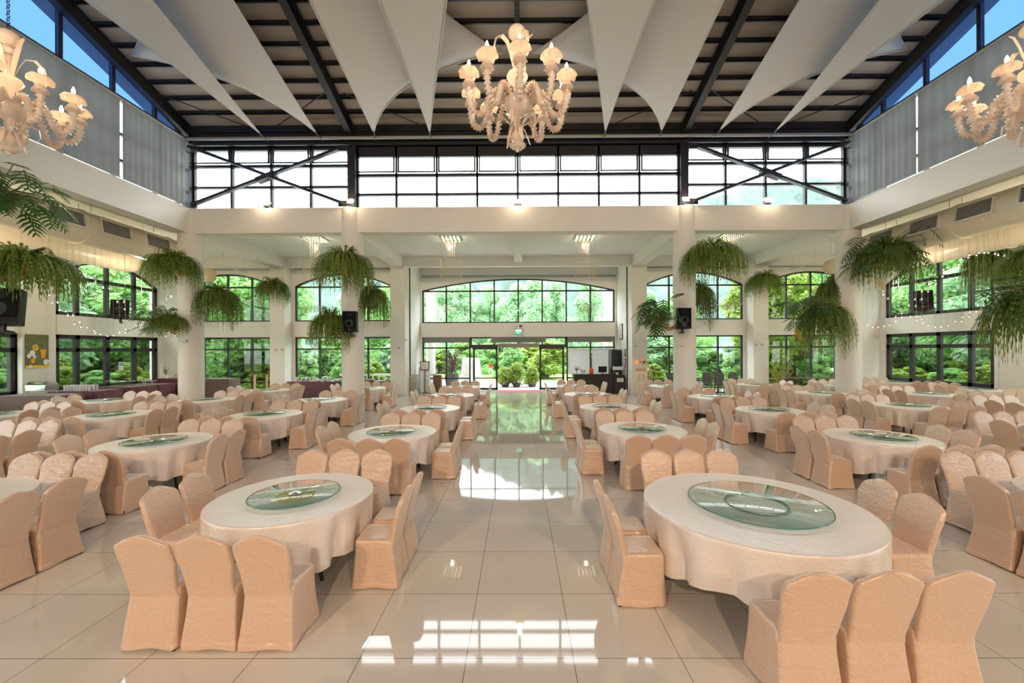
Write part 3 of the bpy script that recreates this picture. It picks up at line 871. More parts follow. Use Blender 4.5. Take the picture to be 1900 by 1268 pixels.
# crystal ceiling lights in the entrance bay
def crystal_light(x, y, label):
    c = empty('crystal_light', (x, y, ZH))
    MB().box(-.42, .42, -.42, .42, -.05, 0).build('mirror_plate', 'mirror', c, False)
    for i in range(5):
        for j in range(5):
            MB().ball((-.32 + .16*i, -.32 + .16*j, -.09), .016, 8, 5).build('bulb', 'minibulb', c)
    rn = hsh(int(x * 10) + 99)
    def strands(lst):
        mb = MB()
        for px, py, a, b in lst:
            z = a
            mb.beam((px, py, a), (px, py, b), .0016, .0016)
            while z > b:
                mb.add([(px, py, z), (px + .012, py, z - .016), (px, py + .012, z - .016), (px - .012, py, z - .016), (px, py - .012, z - .016), (px, py, z - .032)],
                       [(0,1,2),(0,2,3),(0,3,4),(0,4,1),(5,2,1),(5,3,2),(5,4,3),(5,1,4)])
                z -= .05
        return mb
    L = [(.20*sqrt(k/18)*cos(k*2.4), .20*sqrt(k/18)*sin(k*2.4), -.06, -1.0) for k in range(18)]
    strands(L).build('centre_strands', 'crystal', c, False)
    L = [(rn.uniform(-.36, .36), rn.uniform(-.36, .36), -.06, -.06 - rn.uniform(.15, .38)) for k in range(30)]
    strands(L).build('short_strands', 'crystal', c, False)
    L = []
    for k in range(40):
        a = 2*pi*k/40; r = .46 - .03*(k % 3)
        L.append((r*cos(a), r*sin(a), -.95, -1.65 - .12*(k % 3)))
    strands(L).build('ring_strands', 'crystal', c, False)
    MB().torus((0, 0, -.95), .45, .008, n=32, k=6).build('ring_hoop', 'chrome', c)
    L = []
    for k in range(44):
        r = .47*sqrt(k/44); a = k*2.4
        L.append((r*cos(a), r*sin(a), -2.85, -3.35 + .55*(r/.47)*.9 if True else 0))
    strands(L).build('cone_strands', 'crystal', c, False)
    MB().torus((0, 0, -2.85), .47, .008, n=32, k=6).build('cone_hoop', 'chrome', c)
    w = MB()
    for k in range(4):
        a = pi/4 + k*pi/2; w.tube([(.45*cos(a), .45*sin(a), -.05), (.45*cos(a), .45*sin(a), -2.85)], .0025, 4)
    w.build('wire', 'wire', c)
    tag(c, label, 'crystal light', 'crystal ceiling lights')
crystal_light(-8.5, 16.9, 'square crystal ceiling light behind the large fern of the inner column, buffet side')
crystal_light(-2.8, 16.9, 'square crystal ceiling light over the aisle tables, buffet side')
crystal_light(2.78, 16.9, 'square crystal ceiling light over the aisle tables, counter side')
crystal_light(8.8, 16.9, 'square crystal ceiling light behind the large fern of the inner column, counter side')

# pendant bulbs in a spiral
def pendant_src():
    p = empty('pendant_light')
    MB().ball((0, 0, 0), .05, 12, 8, .8).build('glass_globe', 'clearball', p)
    MB().ball((0, 0, .008), .017, 8, 5).build('bulb', 'pend', p)
    MB().lathe([(.018, .035), (.018, .075)], 8).build('cap', 'chrome', p)
    MB().tube([(0, 0, .07), (0, 0, 1)], .0035, 4).build('wire', 'wire', p)
    return p
PL = [(515,372),(570,375),(625,390),(635,430),(690,475),(685,430),(745,520),(790,522),(800,572),(735,590),(690,590),(850,622),(900,625),(905,678),(950,678),(345,570),(365,628),(405,625),(420,682),(465,692),(480,725),(520,722),(530,785),(570,773),(580,808),(625,812),(678,838),(685,855),(725,862),(775,875),(820,872),(865,850),(910,825),(908,850),(950,825),(990,798),(1030,790),(1110,690),(1145,668),(1250,590),(1215,605),(138,478),(1165,870),(1210,878)]
PR = [(970,480),(985,440),(1030,435),(1085,420),(1100,405),(1135,405),(1160,405),(1205,412),(1225,420),(1265,425),(1290,440),(1040,418),(870,515),(825,560),(865,558),(915,510),(775,605),(820,605),(730,655),(770,655),(685,705),(728,705),(690,748),(645,745),(480,675),(478,650),(510,700),(545,700),(580,725),(560,820),(600,822),(600,795),(655,818),(693,818),(695,840),(730,835),(735,862),(770,875),(815,885),(855,885),(900,878),(945,850),(985,850),(993,822),(1035,822),(1040,790),(1080,788),(1090,745),(1130,745),(410,885),(445,885),(485,880),(520,872),(560,850),(375,870)]
psrc = pendant_src(); first = True
for side, lst, sc, ox, oy in (('buffet', PL, 3.9625, 0, 400), ('counter', PR, 3.5225, 1500, 360)):
    sg = -1 if side == 'buffet' else 1
    for k, (zx, zy) in enumerate(lst):
        px, py = ox + zx / sc, oy + zy / sc
        Xc = sg * (15.35 + .55 * sin(k * 2.1))
        Y = Xc * FPX / (px - VX)
        if Y < 9.8 or Y > 20.2:
            Y = min(20.1, max(9.9, Y)); 
        w = at(px, py, Y)
        p = psrc if first else copy_tree(psrc); first = False
        p.location = w
        tag(p, 'small lit glass pendant bulb on a long wire above the %s side aisle' % side, 'pendant light', 'pendant bulbs, %s side' % side)
bpy.context.view_layer.update()
for o in list(bpy.data.objects):
    if o.parent and o.parent.name.startswith('pendant_light') and o.name.startswith('wire'):
        o.scale.z = max(.1, (6.99 - .07 - o.parent.location.z) / .93)  # the wire reaches the ceiling
        o.location.z = .07 * (1 - o.scale.z)

# paper lanterns and rails of small lamps
for sg, side in ((-1, 'buffet'), (1, 'counter')):
    w = at(384 if sg < 0 else 1541, 508 if sg < 0 else 499, 18.0)
    l = empty('paper_lantern', w)
    mb = MB(); mb.lathe([(max(.05, .33*sin(pi*i/22)) * (1 if i % 2 else .985), -.33*cos(pi*i/22)) for i in range(1, 22)], 28)
    mb.build('paper_shade', 'paper', l)
    MB().torus((0, 0, -.33), .06, .008, n=16, k=5).build('ring', 'wire', l)
    MB().tube([(0, 0, .32), (0, 0, ZH - w.z)], .004, 5).build('cord', 'wire', l)
    tag(l, 'round paper lantern near the back windows, ' + side + ' side', 'lantern')
    xr = sg * 13.2
    r = empty('lamp_rail', (xr, 18.1, 6.12))
    MB().box(-.03, .03, -1.6, 1.6, -.02, .02).build('bar', 'white2', r, False)
    for k in range(14):
        y = -1.5 + k * .23
        MB().ball((0, y, -.11 - .03*(k % 2)), .035, 8, 5).build('lamp_globe', 'clearball', r)
    w_ = MB()
    for y in (-1.4, 0, 1.4): w_.tube([(0, y, .02), (0, y, ZH - 6.12)], .004, 4)
    for k in range(14): w_.tube([(0, -1.5 + k*.23, -.02), (0, -1.5 + k*.23, -.09 - .03*(k % 2))], .003, 4)
    w_.build('wire', 'wire', r)
    tag(r, 'white hanging rail of small glass lamps by the back windows, ' + side + ' side', 'lamp rail')

# floodlights on the beams
def floodlight(x, y, z, face, label, rz=0):
    f = empty('floodlight', (x, y, z), rz)
    MB().box(-.05, .05, -.04, .04, 0, .06).build('base', 'blackmetal', f, False)
    mb = MB(); mb.tube([(-.13, 0, .05), (-.13, 0, .16)], .012, 6); mb.tube([(.13, 0, .05), (.13, 0, .16)], .012, 6); mb.beam((-.14, 0, .055), (.14, 0, .055), .03, .02)
    mb.build('yoke', 'blackmetal', f)
    h = MB(); R = Matrix.Translation((0, 0, .17)) @ Matrix.Rotation(-.30, 4, 'X')
    h.box(-.12, .12, -.055, .05, -.09, .09); h.xf(R); ho = h.build('housing', 'cctv', f, False)
    h = MB(); h.box(-.10, .10, -.062, -.056, -.075, .075); h.xf(R); h.build('lamp_glass', 'flood', ho, False)
    tag(f, label, 'floodlight', 'floodlights on the beam')
for x, w in ((-9.1, 'on the beam inside the buffet-side cross brace'), (-6, 'on top of the inner column, buffet side'), (0, 'on the beam at the middle of the end clerestory'), (6, 'on top of the inner column, counter side'), (9, 'on the beam inside the counter-side cross brace')):
    floodlight(x, 14.53 if abs(x) == 6 else 14.66, ZB1 + .001, -1, 'small lit floodlight ' + w)
for x in (-6, 0, 6):
    floodlight(x, -9.5, ZB1 + .001, 1, 'small lit floodlight on the rear beam behind the camera', pi)

# ------------------------------------------------------------------ air ducts
def duct(x, sg, y0, y1, label, vents):
    d = empty('air_duct', (x, y1, 6.2))
    r = .50; L = y1 - y0
    n = 36; loops = []
    for k in range(7):
        t = k / 6 * pi / 2
        loops.append([((r*cos(t)+.02)*cos(2*pi*j/n), .34*sin(t), (r*cos(t)+.02)*sin(2*pi*j/n)) for j in range(n)])
    loops.reverse()
    m = 60
    for k in range(1, m + 1):
        y = -L*k/m; rr = r + .02
        loops.append([(rr*cos(2*pi*j/n), y, rr*sin(2*pi*j/n)) for j in range(n)])
    MB().loft(loops).build('duct_pipe', 'duct', d)
    y = -.35
    while y > -L:
        MB().torus((0, y, 0), r + .025, .025, 'Y', 40, 6).build('hoop', 'duct', d); y -= 3.1
    for vy in vents:
        a = radians(-8)
        R = Matrix.Translation((0, vy - y1, 0)) @ Matrix.Rotation(a * (1 if sg < 0 else -1), 4, 'Y')
        def side(mb): 
            for i in range(len(mb.v)):
                v = mb.v[i]; mb.v[i] = R @ Vector((-sg * v.x, v.y, v.z))
            return mb
        f = MB(); X0, X1 = .36, .60
        f.box(X0, X1, -.50, -.46, -.24, .24).box(X0, X1, .46, .50, -.24, .24).box(X0, X1, -.46, .46, .20, .24).box(X0, X1, -.46, .46, -.24, -.20)
        v = side(f).build('vent', 'ventframe', d, False)
        b = MB().box(.50, .53, -.46, .46, -.20, .20); side(b).build('vent_back', 'ventdark', v, False)
        s = MB()
        for k in range(22):
            yy = -.44 + k * .042; s.box(.535, .575, yy - .004, yy + .004, -.20, .20)
        s.box(.54, .58, -.16, -.145, -.2, .2).box(.54, .58, .145, .16, -.2, .2)
        side(s).build('slat_grille', 'greyplastic', v, False)
    h = MB()
    yy = -1.0
    while yy > -L:
        for xx in (-.2, .2): h.tube([(xx, yy, r), (xx, yy, ZH - 6.2)], .008, 5)
        yy -= 2.2
    h.build('hanger_rod', 'wire', d)
    tag(d, label, 'air duct')
for sg, side in ((-1, 'buffet'), (1, 'counter')):
    duct(sg * 13.7, sg, 0.0, 15.95, 'cream round air duct with outlet grilles along the side beam, %s side' % side, (14.75, 13.2, 11.75, 10.2, 8.6))
    duct(sg * 16.6, sg, 0.0, 17.2, 'cream round air duct without grilles close to the windows, %s side' % side, ())

# ------------------------------------------------------------------ loudspeakers
def speaker(loc, rz, tilt, label, h=.80, w=.48):
    s = empty('loudspeaker', loc); s.rotation_euler = (tilt, 0, rz)
    mb = MB()
    n = [(-w/2, -.17), (w/2, -.17), (w/2*.72, .17), (-w/2*.72, .17)]
    mb.loft([[(x, y, z) for x, y in n] for z in (-h/2, h/2)])
    o = mb.build('cabinet', 'black', s, False)
    mb = MB(); mb.box(-w/2*.9, w/2*.9, -.19, -.172, -h/2*.62, h/2*.92); mb.build('grille', 'grille', s, False)
    mb = MB(); mb.lathe([(.16, 0), (.15, .012), (.05, .0)], 28); mb.xf(Matrix.Translation((0, -.192, -.06)) @ Matrix.Rotation(pi/2, 4, 'X')); mb.build('woofer', 'blackmetal', s)
    mb = MB(); mb.loft([[(-.10, -.195, .16), (.10, -.195, .16), (.10, -.195, .30), (-.10, -.195, .30)], [(-.04, -.18, .21), (.04, -.18, .21), (.04, -.18, .25), (-.04, -.18, .25)]]); mb.build('horn', 'black', s, False)
    MB().box(-.03, .03, -.176, -.171, -h/2*.82, -h/2*.72).build('badge', 'red', s, False)
    MB().tube([(0, 0, -h/2 - .16), (0, 0, -h/2)], .05, 10).box(-.04, .04, -.04, .26, -h/2 - .16, -h/2 - .10).build('mount', 'blackmetal', s)
    tag(s, label, 'loudspeaker', 'black loudspeakers')
w = at(651.5, 596, 14.2); speaker((w.x, w.y, w.z), 0, 0, 'black loudspeaker on the front of the inner column, buffet side', .72, .48)
w = at(1266, 593, 14.2); speaker((w.x, w.y, w.z), 0, 0, 'black loudspeaker on the front of the inner column, counter side', .72, .48)
w = at(4, 566, 8.75); speaker((w.x, w.y, w.z), .35, -.12, 'large black loudspeaker under the big ferns at the outer column, buffet side', .78, .66)
w = at(221, 571, 17.3); speaker((w.x, w.y, w.z), .6, -.2, 'tilted black loudspeaker in front of the side window, buffet side', .78, .6)
w = at(1708, 562, 17.0); speaker((w.x, w.y, w.z), -.6, -.2, 'tilted black loudspeaker in front of the side window, counter side', .78, .6)

# ------------------------------------------------------------------ hanging ferns and split-leaf plants
def frond(mb, pts, w):
    """one fern frond: a midrib with short leaflets on both sides"""
    m = len(pts)
    for i in range(m - 1):
        p, q = pts[i], pts[i+1]; d = (q - p)
        if d.length < 1e-5: continue
        a = d.cross(Vector((0, 0, 1)))
        if a.length < 1e-4: a = Vector((1, 0, 0))
        a.normalize(); t = i / (m - 1); ww = w * (1 - t ** 2.2) * (.5 + min(.5, t * 3))
        b = len(mb.v)
        mid = p.lerp(q, .5); nrm = Vector((0, 0, .15*ww))
        mb.v.extend([p, p.lerp(q, .62) + a*ww - nrm, mid.lerp(q, .8), p.lerp(q, .62) - a*ww - nrm, q])
        mb.f.extend([(b, b+1, b+2), (b, b+2, b+3), (b+1, b+4, b+2), (b+2, b+4, b+3)])
def fern_mb(seed, n, R, drop, up=.28, w=.045, segs=12):
    """R: spread, drop: how far the tips hang below the pot rim, up: how high young fronds stand"""
    rn = hsh(seed); mb = MB()
    for k in range(n):
        a = rn.uniform(0, 2*pi); q = rn.random()
        r = R * (.35 + .65 * sqrt(q)); h = up * rn.uniform(.5, 1.3); e = drop * rn.uniform(.45, 1.15) * (1.2 - .4*q)
        young = q < .14
        if young: r *= .9; e = drop * rn.uniform(-.1, .25); h *= 1.8
        r0 = .14 * rn.random(); A = 3.2 * h; bend = rn.uniform(-.4, .4); pts = []
        for i in range(segs + 1):
            t = i / segs
            rad = r0 + (r - r0) * (1 - (1 - t) ** 1.9); an = a + bend * t
            pts.append(Vector((rad*cos(an), rad*sin(an), A*t - (A + e)*t*t if not young else A*t*.8 - (A*.8 + e*.3)*t*t*.9)))
        frond(mb, pts, w * rn.uniform(.7, 1.15))
    return mb
def split_leaf(mb, base, tip_dir, L, droop, rn):
    """a philodendron leaf: midrib with finger lobes on both sides"""
    d = Vector(tip_dir).normalized(); a = d.cross(Vector((0, 0, 1)))
    if a.length < .01: a = Vector((1, 0, 0))
    a.normalize(); n = 6; mid = []
    for i in range(n + 1):
        t = i / n
        mid.append(Vector(base) + d*L*t + Vector((0, 0, -droop*L*t*t)))
    for i in range(n):
        b = len(mb.v); p, q = mid[i], mid[i+1]
        mb.v.extend([p + a*.012, q + a*.012, q - a*.012, p - a*.012]); mb.f.append((b, b+1, b+2, b+3))
    for i in range(1, n + 1):
        t = i / n; ln = L * .62 * sin(pi * (.18 + .72*t)) + .03
        p = mid[i]; fw = (mid[i] - mid[i-1]).normalized()
        for s in (-1, 1):
            o = (a*s*.88 + fw*(.15 + .6*t)).normalized()
            e = p + o*ln + Vector((0, 0, -.30*ln)); m_ = p + o*ln*.55 + Vector((0, 0, -.05*ln)); ww = L*.075
            b = len(mb.v)
            mb.v.extend([p - fw*ww*.7, p + fw*ww*.7, m_ + fw*ww, m_ - fw*ww, e])
            mb.f.extend([(b, b+1, b+2, b+3), (b+3, b+2, b+4)])
def philo_mb(seed, n, R, up, L=.42, bias=0, spread=pi):
    rn = hsh(seed); lv = MB(); st = MB()
    for k in range(n):
        a = bias + rn.uniform(-spread, spread); q = rn.uniform(.45, 1)
        z = up * rn.uniform(-.55, 1.0)
        tip = Vector((R*q*cos(a), R*q*sin(a), z))
        st.tube([Vector((0, 0, 0)), tip*.5 + Vector((0, 0, .12*R)), tip], .009, 5, False)
        split_leaf(lv, tip, (.7*cos(a + rn.uniform(-.7, .7)), .7*sin(a + rn.uniform(-.7, .7)), rn.uniform(-1.1, .3)), L * rn.uniform(.75, 1.15), rn.uniform(.2, .6), rn)
    return lv, st
FM = {}
def put_mesh(key, maker, name, m, parent):
    if key in FM:
        o = bpy.data.objects.new(name, FM[key]); COL.objects.link(o); o.parent = parent; return o
    o = maker().build(name, m, parent, smooth=False); FM[key] = o.data; return o
def planter(px, py, Y, R, drop, label, wall=None, kind='fern', pot=True, up=.28, seed=0, n=300, philo=None, rot=0, dark=False, group='hanging ferns on the columns'):
    """pot rim at the pixel-measured place; wall = (x, y) of the column centre its bracket is fixed to"""
    p = at(px, py, Y)
    pl = empty('potted_fern' if kind == 'fern' else 'potted_philodendron', p)
    if kind == 'fern' or kind == 'both':
        v = seed % 3
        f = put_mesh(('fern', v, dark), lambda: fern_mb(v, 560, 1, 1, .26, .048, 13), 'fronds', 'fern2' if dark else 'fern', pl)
        f.scale = (R * 1.12, R * 1.12, drop * 1.3); f.rotation_euler.z = rot
    if philo:
        k, PR_, upz, L, bias, spr = philo
        lv, st = philo_mb(seed + 50, k, PR_, upz, L, bias, spr)
        lv.build('leaves', 'philo', pl, smooth=False); st.build('stem', 'stemg', pl)
    if pot:
        MB().lathe([(.10, -.26), (.20, -.20), (.27, -.06), (.29, 0), (.27, .0), (.24, -.05), (.05, -.08)], 24).build('pot', 'terra', pl)
        if wall:
            w = Vector((wall[0] - p.x, wall[1] - p.y, 0)); L = w.length; d = w.normalized()
            if L > .45:
                e = d * (L - wall[2])
                mb = MB(); mb.tube([d*-.05 + Vector((0,0,-.28)), d*.10 + Vector((0,0,-.36)), e*.5 + Vector((0,0,-.46)), e*.8 + Vector((0,0,-.36)), e + Vector((0,0,-.36))], [.10, .085, .06, .07, .09], 10)
                mb.build('bracket', 'bracket', pl)
    tag(pl, label, 'potted plant')
    return pl
# buffet side
planter(30, 478, 8.95, .98, .62, 'large spreading fern above the big loudspeaker, outer column, buffet side', (-12, 8.6, .40), seed=0, up=.3)
planter(-8, 360, 8.5, .5, .5, 'split-leaf philodendron high beside the cream air duct, buffet side', None, kind='philo', pot=True, philo=(34, .85, .6, .40, 0, 1.8), seed=3)
planter(318, 480, 14.0, .80, .72, 'bushy fern high on the outer round column, buffet side', (-12.05, 14.87, .37), seed=1, rot=1)
planter(310, 590, 14.3, .62, .42, 'fern with split leaves in a red pot low on the outer column, buffet side', (-12.05, 14.87, .37), kind='both', seed=2, philo=(20, .78, .6, .40, pi, 1.5))
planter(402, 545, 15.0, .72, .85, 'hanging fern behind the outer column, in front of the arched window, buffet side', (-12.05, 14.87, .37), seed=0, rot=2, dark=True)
planter(505, 527, 19.75, .74, .72, 'small fern on the pillar between two arched windows, buffet side', (-12, 20.15, 0), seed=1, rot=.5, dark=True)
planter(638, 480, 13.75, .92, .80, 'large fern with pale upright fronds on the inner column, buffet side', (-6.08, 14.87, .37), seed=2, up=.5, rot=2)
planter(612, 592, 14.3, .68, .82, 'round drooping fern left of the loudspeaker column, buffet side'.replace('left of', 'on the buffet flank of'), (-6.08, 14.87, .37), seed=0, rot=4)
planter(690, 545, 15.2, .62, .85, 'drooping fern behind the loudspeaker column, buffet side', (-6.08, 14.87, .37), seed=1, rot=3, dark=True)
# counter side
planter(1322, 468, 13.8, .98, .78, 'large fern with long feathery fronds on the inner column, counter side', (6.08, 14.87, .37), seed=2, up=.4, rot=5)
planter(1300, 545, 15.2, .50, .95, 'narrow drooping fern behind the inner column, counter side', (6.08, 14.87, .37), seed=0, rot=1, dark=True, philo=(9, .7, .5, .4, pi*.8, .9))
planter(1226, 588, 14.2, .48, .35, 'split-leaf philodendron in a red pot on the inner column, counter side', (6.08, 14.87, .37), kind='philo', seed=5, philo=(36, .75, .6, .44, pi, 2.2))
planter(1418, 520, 19.75, .78, .72, 'light green fern on the pillar between two arched windows, counter side', (12, 20.15, 0), seed=1, rot=2)
planter(1528, 585, 13.9, .80, 1.0, 'wide drooping fern with split leaves low on the outer column, counter side', (12.05, 14.87, .37), seed=2, rot=3, philo=(26, .95, .6, .44, pi, 1.1))
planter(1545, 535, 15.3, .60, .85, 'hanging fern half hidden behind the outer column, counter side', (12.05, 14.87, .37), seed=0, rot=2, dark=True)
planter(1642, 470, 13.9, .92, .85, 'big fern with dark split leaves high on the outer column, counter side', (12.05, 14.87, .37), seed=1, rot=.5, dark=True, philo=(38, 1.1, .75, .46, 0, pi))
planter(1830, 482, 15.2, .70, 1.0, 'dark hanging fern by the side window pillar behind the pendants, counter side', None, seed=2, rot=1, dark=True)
planter(1935, 560, 8.9, .95, .95, 'huge drooping fern at the picture edge, outer column, counter side', (12, 8.6, .40), seed=0, rot=2.4, philo=(12, 1.15, .55, .5, pi, .7))
planter(1925, 480, 9.4, .70, .55, 'smaller fern above the huge drooping fern, counter side', (12, 8.6, .40), seed=1, rot=2.4)
for px, py, Y, lab in ((1475, 618, 13.8, 'withered yellow leaf below the wide drooping fern, counter side'), (1628, 528, 13.9, 'orange withered leaf under the big fern, counter side')):
    lv = MB(); rn = hsh(px); split_leaf(lv, (0, 0, .12), (.2, -.4, -.8), .34, .2, rn); split_leaf(lv, (0, 0, .12), (-.3, .2, -.8), .26, .2, rn)
    o = lv.build('leaf', 'yleaf', None, False, origin=(0, 0, 0)); o.location = at(px, py, Y); tag(o, lab, 'leaf')

# ------------------------------------------------------------------ buffet along the windows
def skirted(x0, x1, y0, y1, z, m, label, cat='buffet table', rz=0):
    """draped table: top board and a pleated skirt to the floor"""
    cx, cy = (x0+x1)/2, (y0+y1)/2
    t = empty('buffet_table', (cx, cy, 0), rz); hx, hy = (x1-x0)/2, (y1-y0)/2
    MB().box(-hx, hx, -hy, hy, z - .03, z).build('table_top', m, t, False)
    path = []
    def seg(a, b):
        L = (Vector(b) - Vector(a)).length; n = max(6, int(L / .035))
        return [Vector(a).lerp(Vector(b), k / n) for k in range(n)]
    path = seg((-hx, -hy, 0), (hx, -hy, 0)) + seg((hx, -hy, 0), (hx, hy, 0)) + seg((hx, hy, 0), (-hx, hy, 0)) + seg((-hx, hy, 0), (-hx, -hy, 0))
    up, lo = [], []
    for i, p in enumerate(path):
        d = Vector((p.x, p.y, 0)).normalized(); w = .010 * (1 if i % 2 else -1)
        up.append(p + d*(.004 + w*.3) + Vector((0,0,z + .002))); lo.append(p + d*(.012 + w) + Vector((0,0,.01)))
    mb = MB().loft([lo, up], False); mb.build('skirt', m, t)
    tag(t, label, cat); return t
def cup_stack(loc, n, label, group, r=.045, plate=False):
    mb = MB(); z = 0
    for k in range(n):
        if plate: mb.lathe([(r*.6, z), (r, z + .018), (r, z + .022), (r*.6, z + .006)], 16); z += .020
        else: mb.lathe([(r*.65, z), (r, z + .07), (r - .005, z + .07), (r*.6, z + .01)], 14); z += .07
    o = mb.build('plate_stack' if plate else 'cup_stack', 'china'); o.location = loc; tag(o, label, 'crockery', group)
# far left chafing table

skirted(-18.1, -15.9, 13.9, 14.75, .78, 'brownskirt', 'brown skirted buffet table holding the covered chafing dish')
cd = empty('chafing_dish', (-16.9, 14.3, .78))
MB().box(-.34, .34, -.22, .22, .16, .27).build('water_pan', 'chrome', cd, False)
mb = MB(); mb.loft([[(-.35 + .0*k, -.23*cos(pi*k/10), .28 + .20*sin(pi*k/10)) for k in range(11)], [(.35, -.23*cos(pi*k/10), .28 + .20*sin(pi*k/10)) for k in range(11)]], True, False); mb.build('roll_lid', 'chrome', cd)
for a in (-.3, .3):
    for b in (-.18, .18): MB().tube([(a, b, 0), (a, b, .16)], .012, 6).build('leg', 'chrome', cd)
MB().tube([(-.12, -.26, .36), (0, -.29, .36), (.12, -.26, .36)], .010, 6).build('handle', 'chrome', cd)
tag(cd, 'polished chafing dish with roll lid on the brown skirted table', 'chafing dish')
skirted(-17.9, -16.0, 15.3, 16.3, .80, 'maroon', 'maroon brocade buffet table holding stacked white cups')
for i in range(9):
    for j in range(3):
        cup_stack((-17.45 + .12*i, 15.5 + .14*j, .80), 3, 'stack of white cups on the maroon buffet table', 'stacked white cups')
skirted(-18.0, -16.2, 16.9, 18.1, .80, 'maroon', 'maroon brocade buffet table with the clear food cover')
skirted(-18.0, -16.4, 18.4, 19.3, .78, 'maroon', 'maroon brocade buffet table with the cake stands')
fc = empty('food_cover', (-17.2, 17.4, .80))
mb = MB(); mb.loft([[(-.55, -.2*cos(pi*k/10), .02 + .24*sin(pi*k/10)) for k in range(11)], [(.55, -.2*cos(pi*k/10), .02 + .24*sin(pi*k/10)) for k in range(11)]], True, False); mb.build('clear_lid', 'clearball', fc)
MB().box(-.57, .57, -.22, .22, 0, .03).build('tray', 'chrome', fc, False)
tag(fc, 'clear half-round food cover on a tray, maroon buffet table', 'food cover')
for k, (x, y) in enumerate(((-17.3, 18.7), (-16.9, 18.6), (-17.6, 18.9))):
    s = empty('cake_stand', (x, y, .78))
    MB().lathe([(.10, 0), (.02, .02), (.015, .14), (.03, .15)], 16).build('stem', 'chrome', s)
    MB().lathe([(.03, .148), (.16, .152), (.165, .165), (.02, .16)], 20).build('plate', 'china', s)
    tag(s, 'small white cake stand on the maroon buffet table near the windows', 'cake stand', 'cake stands')
skirted(-17.6, -15.9, 19.55, 20.45, .98, 'maroon', 'high dark purple draped table with flowers in the corner')
skirted(-15.7, -14.2, 19.8, 20.6, .93, 'brownskirt', 'long brown pleated table along the back windows behind the outer column')
def flowers(loc, petal, label, n=14, R=.16, h=.35, vase='china', sc=1):
    f = empty('flower_vase', loc); rn = hsh(int(loc[0]*100))
    MB().lathe([(.05*sc, 0), (.07*sc, .06*sc), (.04*sc, .15*sc), (.05*sc, .18*sc), (.045*sc, .18*sc), (.03*sc, .12*sc)], 16).build('vase', vase, f)
    b = MB(); lv = MB()
    for k in range(n):
        a = rn.uniform(0, 6.28); r = R*sqrt(rn.random()); z = h*rn.uniform(.55, 1.1)
        c = Vector((r*cos(a), r*sin(a), z))
        for j in range(6):
            t = j*pi/3; o = Vector((cos(t), sin(t), .4))*.045*sc; q = Vector((-sin(t), cos(t), 0))*.02*sc
            b.add([c, c + o*.6 + q, c + o, c + o*.6 - q], [(0,1,2,3)])
        leaf_strip([Vector((0,0,.15*sc)), c*.6 + Vector((0,0,.05)), c*1.05 - Vector((0,0,.08))], .012*sc, lv)
    b.build('blossom', petal, f, False); lv.build('stem', 'philo', f)
    tag(f, label, 'flowers')
flowers((-17.3, 19.8, .98), 'redpetal', 'red flowers in a white vase on the high purple table', R=.2, h=.5)
cr = MB().lathe([(.14, 0), (.17, .10), (.18, .22), (.165, .22), (.12, .03)], 18).build('ice_bucket', 'paper'); cr.location = (-16.75, 19.85, .98); tag(cr, 'cream bucket on the high purple table beside the red flowers', 'bucket')
cr = MB().ball((0, 0, .14), .14, 16, 10).lathe([(.05, .26), (.06, .32), (.03, .33)], 12).build('dark_jar', 'wood'); cr.location = (-16.3, 19.85, .98); tag(cr, 'round dark brown jar on the high purple table', 'jar')
# crockery table between the columns
skirted(-11.25, -6.6, 19.6, 20.3, .80, 'maroon', 'long maroon table of white crockery between the two pillars')
rn = hsh(5); x = -10.9
k = 0
while x < -8.0:
    n = rn.randint(4, 13)
    cup_stack((x, 19.85 + .12*(k % 2), .80), n if k % 3 else 3, 'stack of white plates or bowls on the long maroon table', 'white crockery stacks', .12 if k % 3 else .09, bool(k % 3))
    x += .27; k += 1
bk = MB().lathe([(.22, 0), (.30, .07), (.29, .08), (.20, .015)], 24).build('woven_tray', 'bamboo'); bk.location = (-7.4, 19.95, .80); tag(bk, 'round woven tray on the long maroon table near the inner column', 'tray')
bk = MB().lathe([(.16, 0), (.24, .06), (.23, .07), (.14, .012)], 24).build('woven_tray', 'bamboo'); bk.location = (-7.95, 19.85, .80); tag(bk, 'smaller woven tray on the long maroon table beside the plates', 'tray')
# wooden stands by the pillar at the back windows
for px, lab in ((473, 'light wooden post stand against the pillar, nearer the brown table'), (496, 'light wooden post stand against the pillar, nearer the crockery')):
    w = at(px, 690, 20.5)
    s = empty('post_stand', (w.x, 20.4, 0))
    MB().box(-.04, .04, -.04, .04, 0, 1.15).box(-.10, .06, -.04, .04, 1.10, 1.15).build('post', 'bamboo', s, False)
    MB().box(-.18, .18, -.18, .18, 0, .04).build('base', 'bamboo', s, False)
    tag(s, lab, 'stand')
# menu poster on the side wall pillar and paper notices on the glass
def flat(u0, u1, z0, z1, x, m, name, parent, sg, t=.004):
    return MB().box(*sorted((x, x + t*sg)), u0, u1, z0, z1).build(name, m, parent, False)
po = empty('menu_poster', (-18.27, 15.30, 2.3)); 
MB().box(-.02, 0, -.50, .50, -.66, .72).build('board', 'posterdark', po, False)
def disc(c, r, m, name, parent, axis='X', t=.004, n=24):
    mb = MB(); lp = []
    for d in (0, t):
        lp.append([(c[0] + d if axis == 'X' else c[0] + r*cos(2*pi*k/n), c[1] + r*cos(2*pi*k/n) if axis == 'X' else c[1] - d, c[2] + r*sin(2*pi*k/n)) for k in range(n)])
    mb.loft(lp); return mb.build(name, m, parent, False)
MB().box(0, .003, -.50, .50, -.66, -.55).build('yellow_band', 'yellow', po, False)
disc((0, -.08, .18), .13, 'yellow', 'round_emblem', po)
